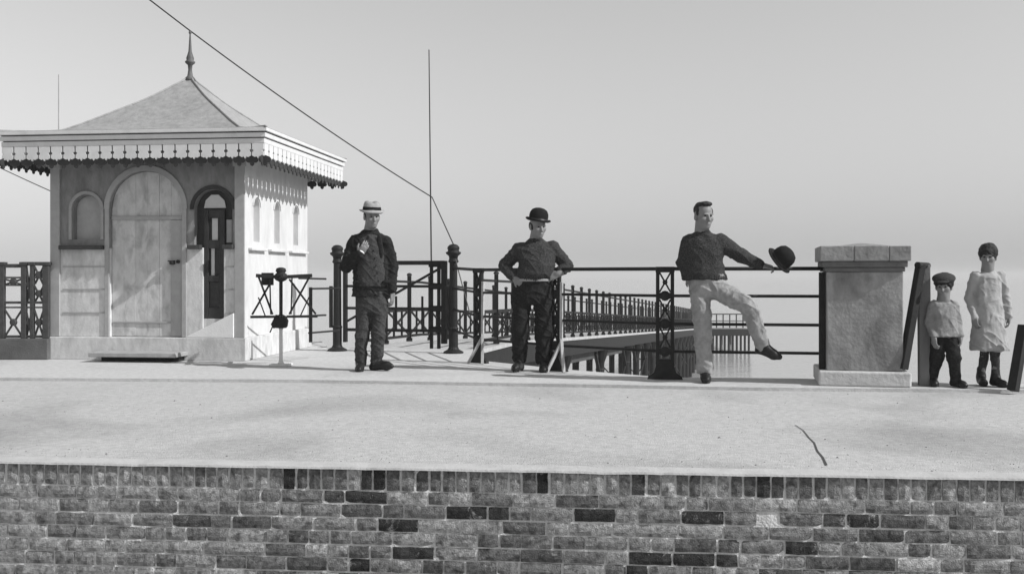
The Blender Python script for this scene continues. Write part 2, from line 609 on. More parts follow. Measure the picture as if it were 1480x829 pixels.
def arch_trim(cx, zs, r0, r1, depth, n=18):
    mb = MB()
    pts = [(cx + r1 * math.cos(math.pi * i / n), zs + r1 * math.sin(math.pi * i / n)) for i in range(n + 1)] + \
          [(cx + r0 * math.cos(math.pi * i / n), zs + r0 * math.sin(math.pi * i / n)) for i in range(n, -1, -1)]
    mb.plate([pts], depth, Matrix.Translation((0, -H2 - depth - 0.001, 0)))
    return mb


arch_trim(DX, 1.79, DR + 0.005, DR + 0.07, 0.02).build('door_arch', M['trim'], kiosk, bevel=0.003)
nt_ = arch_trim(NX, 1.79, NR + 0.012, NR + 0.05, 0.025)
nt_.box((NX - NR - 0.05, -H2 - 0.026, 1.43), (NX - NR - 0.012, -H2 - 0.001, 1.788))
nt_.box((NX + NR + 0.012, -H2 - 0.026, 1.43), (NX + NR + 0.05, -H2 - 0.001, 1.788))
nt_.build('niche_surround', mat('niche_paint', 0.3, 0.15, 9, 0.7, 0.1), kiosk, bevel=0.003)
mb = MB()
mb.plate([arch(NX, 1.432, 1.79, NR - 0.003)], 0.02, Matrix.Translation((0, -H2 + 0.07, 0)))
mb.build('niche_back', M['trim'], kiosk)
# sills (proud of the wall, painted dark)
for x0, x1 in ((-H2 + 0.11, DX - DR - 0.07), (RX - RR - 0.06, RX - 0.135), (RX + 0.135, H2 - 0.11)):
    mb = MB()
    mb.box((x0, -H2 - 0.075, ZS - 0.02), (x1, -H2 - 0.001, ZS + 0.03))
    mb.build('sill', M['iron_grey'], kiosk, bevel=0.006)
# big door: boarded, with transom line, padlock and kick board
door = MB()
nb = 6
for i in range(nb):
    x0 = DX - DR + 0.004 + (2 * DR - 0.008) * i / nb
    x1 = DX - DR + 0.004 + (2 * DR - 0.008) * (i + 1) / nb - (0.003 if i in (3,) else 0.001)
    def top(x):
        return 1.79 + math.sqrt(max(0, (DR - 0.004) ** 2 - (x - DX) ** 2))
    k = 6
    door.plate([[(x0, 0.275), (x1, 0.275)] + [(x1 + (x0 - x1) * j / k, max(1.79, top(x1 + (x0 - x1) * j / k))) for j in range(k + 1)]], 0.04,
               Matrix.Translation((0, -H2 + 0.045 + random.uniform(0, .004), 0)))
dr = door.build('door', M['door'], kiosk, bevel=0.0015)
MB().box((DX - DR + 0.01, -H2 + 0.015, 1.665), (DX + DR - 0.01, -H2 + 0.043, 1.705)).build('lintel_rail', M['trim'], dr, bevel=0.004)
mb = MB()
mb.box((DX - DR + 0.02, -H2 + 0.03, 0.432), (DX + DR - 0.14, -H2 + 0.044, 0.452))
mb.build('kick_rail', M['trim'], dr, bevel=0.003)
mb = MB()
mb.box((DX + 0.30, -H2 + 0.018, 0.28), (DX + DR - 0.005, -H2 + 0.043, 1.66))
mb.build('side_panel', M['trim'], dr, bevel=0.004)
mb = MB()
mb.box((DX + 0.27, -H2 + 0.004, 1.165), (DX + 0.36, -H2 + 0.016, 1.178))
mb.lathe([(0.012, -0.022), (0.03, -0.018), (0.033, 0.0), (0.03, 0.02), (0.012, 0.024)], (DX + 0.33, -H2 - 0.005, 1.15), 12)
mb.lathe([(0.010, -0.02), (0.022, -0.014), (0.022, 0.012), (0.010, 0.02)], (DX + 0.40, -H2 - 0.0, 1.165), 12)
mb.build('padlock', M['iron'], dr)
# narrow door with fanlight and glazed panes
MB().plate([arch(RX, 0.492, 1.78, 0.1285 + 0.1)][:0] + [[(RX - RR + .002, ZS + .001), (RX + RR - .002, ZS + .001), (RX + RR - .002, 1.78)] +
            [(RX + (RR - .002) * math.cos(math.pi * i / 14), 1.78 + (RR - .002) * math.sin(math.pi * i / 14)) for i in range(1, 14)] + [(RX - RR + .002, 1.78)]],
           0.03, Matrix.Translation((0, -H2 + 0.085, 0))).build('door_frame', M['darkwood'], kiosk)
nd = MB()
z0, z1 = 0.492, 1.775
nd.box((RX - 0.125, -H2 + 0.03, z0), (RX - 0.075, -H2 + 0.08, z1))
nd.box((RX + 0.065, -H2 + 0.03, z0), (RX + 0.125, -H2 + 0.08, z1))
for a, c in ((z0, 0.62), (0.93, 1.0), (1.32, 1.42), (1.68, z1)):
    nd.box((RX - 0.074, -H2 + 0.035, a), (RX + 0.064, -H2 + 0.08, c))
nd.box((RX - 0.074, -H2 + 0.055, 0.621), (RX + 0.064, -H2 + 0.075, 0.929))
ndo = nd.build('narrow_door', M['darkwood'], kiosk, bevel=0.004)
mb = MB()
mb.box((RX - 0.04, -H2 + 0.06, 1.421), (RX + 0.03, -H2 + 0.07, 1.679))
mb.box((RX - 0.05, -H2 + 0.06, 1.001), (RX - 0.01, -H2 + 0.07, 1.319))
mb.build('pane', M['pane'], ndo)
mb = MB()
mb.box((RX - 0.074, -H2 + 0.066, 1.001), (RX + 0.064, -H2 + 0.074, 1.679))
mb.build('inner_panel', M['darkwood'], ndo)
mb = MB()
mb.plate([[(RX - 0.14, 1.80), (RX + 0.13, 1.80), (RX + 0.11, 1.89), (RX + 0.04, 1.955), (RX - 0.05, 1.955), (RX - 0.12, 1.89)]], 0.012, Matrix.Translation((0, -H2 + 0.06, 0)))
mb.build('fanlight', M['pane'], kiosk)
mb = MB()
mb.box((RX + 0.14, -H2 + 0.055, ZS + 0.06), (RX + RR - 0.03, -H2 + 0.08, 1.66))
mb.build('sidelight', M['trim'], kiosk)
arch_trim(RX, 1.78, RR + 0.003, RR + 0.05, 0.018).build('narrow_door_arch', M['darkwood'], kiosk, bevel=0.003)
mb = MB()
# added pale wedge: a diagonal sunlit patch put into shape and colour
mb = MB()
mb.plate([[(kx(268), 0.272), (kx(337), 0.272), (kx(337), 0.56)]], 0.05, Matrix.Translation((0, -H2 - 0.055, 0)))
mb.build('sunlit_wedge', mat('sunlit_patch_pale', 0.72, 0.08, 6, 0.9, 0.3), kiosk, bevel=0.004)
# plinth and step
mb = MB()
mb.box((-H2 - 0.05, -H2 - 0.06, 0.0), (H2 + 0.045, H2 + 0.05, 0.268))
mb.build('plinth', M['dado'], kiosk, bevel=0.008)
mb = MB()
MB().box((kx(158), -H2 - 0.22, 0.0), (kx(268), -H2 - 0.061, 0.06)).build('step_shade_riser', M['dark_timber'], kiosk)  # dark colour stands for the shadow line under the step
mb.box((kx(152), -H2 - 0.42, 0.061), (kx(274), -H2 - 0.0605, 0.112))
mb.build('step', mat('step_stone', 0.33, 0.2, 8, 0.9, 0.4), kiosk, bevel=0.008)
# side walls: right one with three blind lancet windows
Tr = Matrix.Translation((H2, 0, 0)) @ Matrix.Rotation(math.pi / 2, 4, 'Z')
wins = [(-H2 + t, 1.41, 1.84, 0.1) for t in (0.42, 1.14, 1.88)]
pl = [[(-H2 + 0.131, 0.269), (H2, 0.269), (H2, ZT), (-H2 + 0.131, ZT)]] + [arch(c, z0, z1, r, 10) for c, z0, z1, r in wins]
mb = MB().plate(pl, 0.12, Tr)
mb.build('side_wall', M['white'], kiosk)
mb = MB()
mb.box((H2 - .001, -H2 + 0.001, 0.269), (H2 + 0.004, -H2 + 0.13, ZT))
mb.build('corner_board', M['white'], kiosk)
for c, z0, z1, r in wins:
    mb = MB().plate([arch(c, z0 + .002, z1, r - 0.002, 10)], 0.02, Matrix.Translation((-0.075, 0, 0)) @ Tr)
    wv = mb.build('side_window', M['white'], kiosk)
    n_ = 10
    r1, r0 = r + 0.035, r + 0.012
    pts = [(c + r1 * math.cos(math.pi * i / n_), z1 + r1 * math.sin(math.pi * i / n_)) for i in range(n_ + 1)] + \
          [(c + r0 * math.cos(math.pi * i / n_), z1 + r0 * math.sin(math.pi * i / n_)) for i in range(n_, -1, -1)]
    mb = MB().plate([pts], 0.012, Matrix.Translation((0.013, 0, 0)) @ Tr)
    mb.build('hood_mould', M['white'], wv)
for t0, t1 in ((0.15, 0.68), (0.82, 1.45), (1.6, 2.3)):
    mb = MB().box((H2 + 0.001, -H2 + t0, ZS - 0.03), (H2 + 0.05, -H2 + t1, ZS + 0.0))
    mb.build('side_sill', M['white'], kiosk, bevel=0.005)
MB().box((-H2, -H2 + 0.131, 0.269), (-H2 + 0.12, H2 - 0.121, ZT)).build('side_wall', M['white'], kiosk)
MB().box((-H2, H2 - 0.12, 0.269), (H2 - 0.121, H2, ZT)).build('back_wall', M['white'], kiosk)
MB().box((-H2 + 0.13, -H2 + 0.14, 0.2685), (H2 - 0.13, H2 - 0.13, 0.30)).build('floor_slab', M['timber'], kiosk)
# eaves, cornice, roof, finial
OV = 0.42
HE = H2 + OV
mb = MB()
mb.box((-HE + 0.05, -HE + 0.05, ZT - 0.0), (HE - 0.05, HE - 0.05, ZT + 0.045))
mb.build('soffit', M['trim'], kiosk)
cor = MB()


def ring(mb, h0, h1, z0, z1):
    mb.box((-h1, -h1, z0), (h1, -h0, z1))
    mb.box((-h1, h0, z0), (h1, h1, z1))
    mb.box((-h1, -h0, z0), (-h0, h0, z1))
    mb.box((h0, -h0, z0), (h1, h0, z1))


mb = MB()
ring(mb, HE - 0.05, HE - 0.018, 2.50, 2.555)
ring(mb, HE - 0.05, HE + 0.0, 2.567, 2.618)
ring(mb, HE - 0.05, HE + 0.022, 2.632, 2.672)
mb.build('cornice', M['valance'], kiosk, bevel=0.004)
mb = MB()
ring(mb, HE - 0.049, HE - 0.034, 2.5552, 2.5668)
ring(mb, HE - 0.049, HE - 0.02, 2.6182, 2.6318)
mb.build('cornice_shadow_gap', M['drip'], kiosk)  # dark strips: shade between the cornice bands put into the colour
prof = [(HE + 0.02, 2.674), (HE + 0.0, 2.682), (1.30, 2.705), (1.12, 2.745), (0.95, 2.85), (0.8, 2.955), (0.63, 3.075), (0.47, 3.185), (0.34, 3.285), (0.24, 3.37),
        (0.15, 3.45), (0.08, 3.51), (0.045, 3.55)]
mb = MB()
nsd = 8
for (h, z) in prof:
    for sx, sy, dx, dy in ((-1, -1, 1, 0), (1, -1, 0, 1), (1, 1, -1, 0), (-1, 1, 0, -1)):
        for k in range(nsd):
            mb.v.append((h * (sx + 2 * dx * k / nsd), h * (sy + 2 * dy * k / nsd), z))
q = 4 * nsd
for i in range(len(prof) - 1):
    for k in range(q):
        mb.f.append((i * q + k, i * q + (k + 1) % q, (i + 1) * q + (k + 1) % q, (i + 1) * q + k))
mb.f.append(tuple((len(prof) - 1) * q + k for k in range(q)))
mb.f.append(tuple(reversed(range(q))))
rf = mb.build('roof', M['roof'], kiosk)
mb = MB()
for sx, sy in ((1, 1), (1, -1), (-1, 1), (-1, -1)):
    mb.tube([(h * sx, h * sy, z + 0.006) for h, z in prof], 0.014, 6)
mb.build('hip_roll', M['roof'], rf, smooth=True)
mb = MB()
mb.lathe([(0.07, 3.53), (0.062, 3.57), (0.035, 3.60), (0.024, 3.68), (0.03, 3.74), (0.06, 3.765), (0.066, 3.785), (0.045, 3.80), (0.05, 3.83), (0.036, 3.87),
          (0.022, 3.92), (0.014, 4.05), (0.008, 4.14), (0.018, 4.155), (0.018, 4.175), (0.004, 4.19)], (0, 0, 0), 14)
mb.build('finial', mat('finial_paint', 0.1, 0.3, 10, 0.6, 0.1), kiosk, smooth=True)
# valance boards: pale, pierced between, over dark trefoil pendants
NBD = 21
bwid = 2 * (HE - 0.02) / NBD
for a in range(4):
    R = Matrix.Rotation(a * math.pi / 2, 4, 'Z') @ Matrix.Translation((0, -HE + 0.02, 0))
    mb, mp_ = MB(), MB()
    zt, zb = 2.499, 2.338
    for i in range(NBD):
        cx = -(HE - 0.02) + bwid * (i + 0.5)
        hw = bwid / 2 - 0.009
        nr = 0.016
        zc = 2.415
        right = [(cx + hw, zb + 0.02)] + [(cx + hw - nr * math.sin(math.pi * j / 6), zc - nr * math.cos(math.pi * j / 6)) for j in range(7)] + [(cx + hw, zt)]
        left = [(2 * cx - x, z) for x, z in reversed(right)]
        out = right + left + [(cx - hw * 0.55, zb + 0.004), (cx - hw * 0.25, zb + 0.014), (cx, zb - 0.012), (cx + hw * 0.25, zb + 0.014), (cx + hw * 0.55, zb + 0.004)]
        mb.plate([out], 0.016, R)
    for i in range(NBD + 1):
        cx = -(HE - 0.02) + bwid * i
        # trefoil pendant
        lob = []
        for (ox, oz, rr, a0, a1) in ((0.036, -0.012, 0.036, -1.9, 1.0), (0.0, 0.04, 0.001, 0, 0.1), (-0.036, -0.012, 0.036, 2.14, 5.04)):
            for j in range(7):
                t = a0 + (a1 - a0) * j / 6
                lob.append((cx + ox + rr * math.cos(t), zb - 0.012 + oz + rr * math.sin(t)))
        # lower lobe
        for j in range(7):
            t = math.pi + math.pi * j / 6
            lob.append((cx + 0.026 * math.cos(t), zb - 0.062 + 0.034 * math.sin(t)))
        # order by angle for a clean outline
        c0 = (cx, zb - 0.03)
        lob.sort(key=lambda p: math.atan2(p[1] - c0[1], p[0] - c0[0]))
        mp_.plate([lob], 0.012, R @ Matrix.Translation((0, 0.018, 0)))
    v_ = mb.build('valance', M['valance'], kiosk)
    mp_.build('pendants', M['drip'], v_)

# ------------------------------------------------------------------ left iron fence beside the kiosk
fd = 12.25
fence = thing('lattice_fence', 'dark iron lattice fence panels joined to the kiosk, on a dark stone plinth', 'fence', at(36, 398, fd).to_2d().to_3d())
s_ = fd / F


def fx(px):
    return (px - 36) * s_


def fz(py):
    return 1 - (py - YH) * s_


MB().box((fx(-60), -0.08, 0), (fx(73), 0.10, fz(489))).build('fence_plinth', mat('fence_plinth_stone', 0.1, 0.3, 5, 0.9, 0.4), fence, bevel=0.01)
for px, wd in ((-58, 9), (-25, 7), (3, 8), (35, 7), (47, 5), (67, 9)):
    mb = MB()
    hw = wd / 2 * s_
    mb.box((fx(px) - hw, -0.03, fz(489)), (fx(px) + hw, 0.03, fz(381)))
    mb.box((fx(px) - hw - 0.015, -0.04, fz(383)), (fx(px) + hw + 0.015, 0.04, fz(378.5)))
    mb.build('fence_post', M['iron_grey'], fence, bevel=0.004)
for py, th, x0, x1 in ((384, 0.045, -60, 34), (381, 0.045, 32, 73), (401, 0.022, -60, 70), (412, 0.02, -60, 36), (437, 0.03, -60, 70), (444, 0.02, -60, 70), (486, 0.03, -60, 72)):
    MB().bar((fx(x0), 0.0, fz(py)), (fx(x1), 0.0, fz(py)), 0.03, th).build('fence_rail', M['iron_grey'], fence)
mb = MB()
for x0, x1, ya, yb in ((-54, -28, 446, 485), (-22, 0, 446, 485), (7, 32, 446, 485), (7, 32, 403, 411), (39, 45, 384, 436), (50, 63, 384, 410), (50, 63, 412, 436), (50, 63, 446, 485), (38, 46, 446, 485)):
    mb.bar((fx(x0), -0.012, fz(ya)), (fx(x1), -0.012, fz(yb)), 0.016, 0.02)
    mb.bar((fx(x0), 0.012, fz(yb)), (fx(x1), 0.012, fz(ya)), 0.016, 0.02)
    cx, cz = (fx(x0) + fx(x1)) / 2, (fz(ya) + fz(yb)) / 2
    mb.lathe([(0.03, -0.018), (0.045, -0.008), (0.045, 0.008), (0.03, 0.018)], (cx, 0, cz), 10, Matrix.Rotation(math.pi / 2, 3, 'X'))
mb.build('lattice', M['iron_grey'], fence)

# ------------------------------------------------------------------ turnstile
td = 11.35
T0 = at(408, 398, td)
turn = thing('turnstile', 'black iron turnstile on a pale pedestal beside the kiosk', 'turnstile', (T0.x, T0.y, 0))
ts = td / F


def tp(px, py, y=0.0):
    return Vector(((px - 408) * ts, y, 1 - (py - YH) * ts))


mb = MB()
mb.box((-0.13, -0.11, 0.0), (0.10, 0.11, 0.025))
mb.lathe([(0.04, 0.025), (0.024, 0.05), (0.02, 0.12), (0.02, 0.40), (0.03, 0.419)], (-0.015, 0, 0), 14)
mb.build('pedestal', M['white'], turn, bevel=0.01)
mb = MB()
mb.lathe([(0.06, 0.42), (0.075, 0.44), (0.085, 0.50), (0.06, 0.55), (0.02, 0.57), (0.02, 0.93), (0.06, 0.95), (0.085, 0.985), (0.06, 1.02), (0.045, 1.03), (0.06, 1.05), (0.05, 1.08), (0.02, 1.09)],
         (-0.015, 0, 0), 14)
mb.build('shaft', M['iron'], turn, smooth=True)
for i in range(4):
    a = math.radians(14 + 90 * i)
    dv = Vector((math.cos(a), math.sin(a), 0))
    ln = (0.34, 0.30, 0.27, 0.30)[i]
    o = Vector((-0.015, 0, 0))
    mb = MB()
    mb.bar(o + dv * 0.04 + Vector((0, 0, 0.985)), o + dv * ln + Vector((0, 0, 1.0)), 0.035, 0.04)
    mb.bar(o + dv * 0.06 + Vector((0, 0, 0.545)), o + dv * (ln + 0.06) + Vector((0, 0, 0.545)), 0.03, 0.028)
    mb.bar(o + dv * (ln - 0.03) + Vector((0, 0, 0.985)), o + dv * 0.09 + Vector((0, 0, 0.57)), 0.018, 0.022)
    mb.bar(o + dv * 0.09 + Vector((0, 0, 0.96)), o + dv * (ln + 0.04) + Vector((0, 0, 0.57)), 0.018, 0.022)
    mb.bar(o + dv * 0.12 + Vector((0, 0, 0.98)), o + dv * 0.11 + Vector((0, 0, 0.57)), 0.014, 0.016)
    mb.bar(o + dv * (ln * 0.62) + Vector((0, 0, 0.55)), o + dv * (ln * 0.9) + Vector((0, 0, 0.76)), 0.012, 0.014)
    mb.build('arm', M['iron'], turn, bevel=0.003)
mb = MB()
mb.box(tp(377, 412, 0.02), tp(393, 394, 0.09))
mb.build('counter_box', M['iron'], turn, bevel=0.004)
mb = MB()
mb.tube([tp(404, 458), tp(398, 469, -0.04), tp(395, 471, -0.05)], 0.05, 10, 0.03)
mb.tube([tp(396, 470, -0.05), tp(392, 480, -0.06)], 0.008, 6)
mb.build('pedal', M['iron'], turn)

gr = thing('guard_rail', 'thin iron guard rail between the turnstile and the gate post', 'railing', at(449, 398, 11.9).to_2d().to_3d())
gs = 11.9 / F


def gp(px, py, y=0.0):
    return Vector(((px - 449) * gs, y, 1 - (py - YH) * gs))


MB().bar(gp(449, 494.4), gp(449, 415), 0.035, 0.035).build('post', M['iron'], gr)
for a, c in (((432, 402), (462, 403)), ((450, 417), (484, 417)), ((446, 481), (482, 480)), ((428, 457), (462, 457))):
    MB().tube([gp(*a), gp(*c, 0.4)], 0.011, 8).build('rail', M['iron'], gr)

# ------------------------------------------------------------------ gate posts and gate
PL = (-2.32, 13.6)
PR = (-0.755, 13.2)
for (x, y), lab in ((PL, 'black cast iron gate post behind the man in the unbuttoned coat'), (PR, 'black cast iron gate post that holds the end of the overhead wire')):
    t = thing('gate_post', lab, 'post', (x, y, 0), 0, 'iron gate posts')
    mb = MB()
    mb.lathe([(0.13, 0), (0.13, 0.02), (0.075, 0.05), (0.06, 0.08), (0.06, 0.30), (0.07, 0.32), (0.055, 0.34), (0.05, 1.16), (0.07, 1.18), (0.06, 1.20), (0.055, 1.22)], (0, 0, 0), 16)
    mb.build('column', M['iron'], t, smooth=False)
    mb = MB()
    mb.box((-0.105, -0.03, 0.31), (-0.062, 0.03, 0.86))
    mb.build('flange', M['iron'], t, bevel=0.004)
    mb = MB()
    mb.lathe([(0.055, 1.22), (0.06, 1.25), (0.095, 1.28), (0.10, 1.30), (0.075, 1.31), (0.07, 1.33), (0.08, 1.345), (0.075, 1.37), (0.05, 1.395), (0.02, 1.405)], (0, 0, 0), 16)
    mb.build('capital', M['iron'], t, smooth=True)

gate = thing('gate', 'black iron gate of four rails with a diagonal brace, standing between the posts', 'gate', (PL[0], PL[1], 0),
             math.atan2(PR[1] - PL[1], PR[0] - PL[0]))
GL = math.hypot(PR[0] - PL[0], PR[1] - PL[1])


def gx(px):
    return (px - 487) / 169.0 * GL


for z, th in ((1.165, 0.055), (0.86, 0.035), (0.57, 0.035), (0.285, 0.04)):
    MB().bar((gx(497), 0, z), (gx(643), 0, z), 0.03, th).build('rail', M['iron'], gate)
for px, wd in ((499, 0.045), (643, 0.07)):
    MB().box((gx(px) - wd / 2, -0.032, 0.12), (gx(px) + wd / 2, 0.032, 1.19)).build('stile', M['iron'], gate, bevel=0.004)
MB().bar((gx(641), -0.02, 1.11), (gx(503), -0.02, 0.40), 0.02, 0.03).build('brace', M['iron'], gate)
for px in (515, 534, 553, 573, 592, 611):
    MB().bar((gx(px), 0.02, 0.30), (gx(px), 0.02, 0.73), 0.022, 0.03).build('baluster', M['iron'], gate)
for px in (628,):
    mb = MB()
    for dx in (-0.05, 0.05):
        mb.box((gx(px) + dx - 0.02, 0.045, 0.05), (gx(px) + dx + 0.02, 0.075, 1.19))
    for z in (0.3, 0.57, 0.86, 1.15):
        mb.box((gx(px) - 0.085, 0.04, z - 0.04), (gx(px) + 0.085, 0.044, z + 0.04))
    mb.build('lattice_stile', M['iron'], gate)

# ------------------------------------------------------------------ promenade railing: three lattice posts, four rails
RP = [Vector((PR[0], PR[1], 0)), Vector((-0.385, 11.75, 0)), Vector((0.45, 10.72, 0)), Vector((1.475, 9.87, 0)), Vector((2.97, 9.60, 0))]
rail = thing('promenade_railing', 'black iron promenade railing of four thin rails on lattice posts', 'railing', RP[3])


def rl(p, z):
    return (p.x - RP[3].x, p.y - RP[3].y, z)


for k, z in enumerate((1.065, 0.805, 0.535, 0.27)):
    MB().tube([rl(p, z + (0.03 if i == 0 else 0)) for i, p in enumerate(RP)], 0.018 if k == 0 else 0.0145, 8).build('rail', M['iron'], rail, smooth=True)


def lattice_post(p, ang, wd, stay):
    T = Matrix.Translation(rl(p, 0)) @ Matrix.Rotation(ang, 4, 'Z')
    mb = MB()
    hw = wd / 2
    for sx in (-1, 1):
        mb.box((sx * hw - 0.017, -0.02, 0.10), (sx * hw + 0.017, 0.02, 1.07), T)
    mb.box((-hw - 0.02, -0.026, 1.03), (hw + 0.02, 0.026, 1.085), T)
    for z in (0.27, 0.535, 0.805):
        mb.box((-hw + 0.0171, -0.018, z - 0.03), (hw - 0.0171, 0.018, z + 0.03), T)
        mb.lathe([(0.025, -0.03), (0.05, -0.022), (0.05, 0.022), (0.025, 0.03)], T @ Vector((0, 0, z)), 12, (T.to_3x3() @ Matrix.Rotation(math.pi / 2, 3, 'X')))
    iw = hw - 0.017
    for z0, z1 in ((0.84, 1.03), (0.57, 0.77), (0.305, 0.505)):
        for sx in (-1, 1):
            # quatrefoil web: crossing curved bars
            a = T @ Vector((sx * iw, 0, z0))
            c = T @ Vector((-sx * iw, 0, z1))
            mb.bar(a, c, 0.02, 0.016)
        zm = (z0 + z1) / 2
        mb.lathe([(0.016, -0.014), (0.026, 0), (0.016, 0.014)], T @ Vector((0, 0, zm)), 10, (T.to_3x3() @ Matrix.Rotation(math.pi / 2, 3, 'X')))
    # flared foot
    out = [(-hw - 0.10, 0.0), (hw + 0.10, 0.0), (hw + 0.09, 0.03), (hw + 0.035, 0.07), (hw + 0.015, 0.14), (hw - 0.02, 0.2), (-hw + 0.02, 0.2), (-hw - 0.015, 0.14), (-hw - 0.035, 0.07), (-hw - 0.09, 0.03)]
    mb.plate([out], 0.05, T @ Matrix.Translation((0, -0.025, 0)))
    o = mb.build('railing_post', M['iron'], rail, bevel=0.003)
    if stay:
        m2 = MB()
        a = T @ Vector((hw + 0.034, -0.01, 0.93))
        k = T @ Vector((hw + 0.036, -0.02, 0.34))
        f1 = T @ Vector((hw + 0.11, -0.10, 0.0))
        f2 = T @ Vector((hw - 0.06, -0.16, 0.0))
        m2.bar(a, k, 0.03, 0.03)
        m2.bar(k, f1, 0.032, 0.03)
        m2.bar(k + Vector((0.002, 0, -0.03)), f2, 0.03, 0.03)
        m2.build('stay', M['sunlit_stay'], o, bevel=0.003)  # added pale struts: sunlit sides of the posts put into their colour


lattice_post(RP[1], -0.75, 0.10, True)
lattice_post(RP[2], -0.55, 0.10, True)
lattice_post(RP[3], -0.12, 0.14, False)

# ------------------------------------------------------------------ stone pillar
pil = thing('stone_pillar', 'square stone gate pillar with a jointed cap and broad plinth', 'pillar', (3.27, 9.60, 0), -0.225)
hs = 0.33
MB().box((-hs - 0.075, -hs - 0.075, 0), (hs + 0.06, hs + 0.06, 0.135)).build('plinth', M['stone_base'], pil, bevel=0.018, seg=3)
MB().box((-hs, -hs, 0.1352), (hs, hs, 1.035)).build('shaft', M['stone'], pil, bevel=0.01)
mb = MB()
mb.box((-hs - 0.015, -hs - 0.015, 1.0355), (hs + 0.015, hs + 0.015, 1.075))
mb.box((-hs - 0.035, -hs - 0.035, 1.076), (hs + 0.035, hs + 0.035, 1.13))
mb.build('neck_moulding', mat('neck_stone', 0.13, 0.3, 6, 0.9, 0.5), pil, bevel=0.008)
hc = hs + 0.06
for x0, x1 in ((-hc, -0.1), (-0.097, 0.2), (0.203, hc)):
    mb = MB().box((x0, -hc, 1.1305), (x1, hc, 1.268 + random.uniform(-.004, .004)))
    mb.build('cap_stone', M['cap'], pil, bevel=0.009, seg=3)
mb = MB().lathe([(0.42, 1.262), (0.2, 1.285), (0.01, 1.305)], (0, 0, 0), 4, Matrix.Rotation(math.pi / 4, 3, 'Z'))
mb.build('cap_weathering', M['cap'], pil)
MB().box((-hs - 0.06, -hs + 0.1, 0.1352), (-hs - 0.005, -hs + 0.17, 1.03)).build('rail_socket', M['iron'], pil, bevel=0.004)

# ------------------------------------------------------------------ trestle and planks on the right
tr = thing('folding_trestle', 'dark folding trestle of two planks leaning against the pillar plinth', 'trestle', at(1335, 557, 9.3).to_2d().to_3d())
o3 = at(1335, 557, 9.3)


def rp(px, py, y=0.0):
    d = 9.3 + y
    return at(px, py, d) - Vector((o3.x, o3.y, 0))


mb = MB().bar(rp(1331, 381, -0.03), rp(1305, 533, -0.08), 0.075, 0.065)
mb.build('plank', M['dark_timber'], tr, bevel=0.006)
a, c = rp(1335, 383, 0.05), rp(1336, 558, 0.02)
c.z = 0.0
mb = MB().bar(a, c, 0.10, 0.09)
mb.build('plank', M['timber'], tr, bevel=0.006)
mb = MB().tube([rp(1326, 383, -0.08), rp(1341, 384, 0.06)], 0.03, 10)
mb.build('hinge', M['iron'], tr)
a, c = at(1480, 470, 9.0), at(1464, 559, 8.9)
c.z = 0
lp = MB().bar(a, c, 0.08, 0.07)
lp.bar(a + Vector((0.02, 0.02, -0.02)), Vector((a.x + 0.28, a.y + 0.1, 0)), 0.07, 0.06)
tag(lp.build('sawhorse', M['dark_timber'], bevel=0.005), 'dark splayed timber leg frame at the photo edge, right of the children', 'sawhorse')

# ------------------------------------------------------------------ pier
def pxl(d):          # right edge of the pier at depth d
    return 1.197 + 0.246 * (d - 20.8)


def pz(d):
    return min(0.0, -0.25 - 0.047 * (d - 20.8))


PW = 1.62
D0, D1 = 13.7, 75.0
pier = thing('pier', 'long narrow timber pier on iron columns, sloping down and away over the river', 'pier', (pxl(D0), D0, 0))
po = Vector((pxl(D0), D0, 0))
dd = [D0 + (D1 - D0) * i / 30 for i in range(31)]


def strip(name, x0, x1, z0, z1, material, parent=pier, ds=dd, o=po):
    mb = MB()
    for d in ds:
        for xx, zz in ((x0, z0), (x1, z0), (x1, z1), (x0, z1)):
            mb.v.append((pxl(d) + xx - o.x, d - o.y, pz(d) + zz - o.z))
    for i in range(len(ds) - 1):
        for k in range(4):
            a, b_ = i * 4 + k, i * 4 + (k + 1) % 4
            mb.f.append((a, b_, b_ + 4, a + 4))
    mb.f.append((3, 2, 1, 0))
    e = (len(ds) - 1) * 4
    mb.f.append((e, e + 1, e + 2, e + 3))
    return mb.build(name, material, parent)


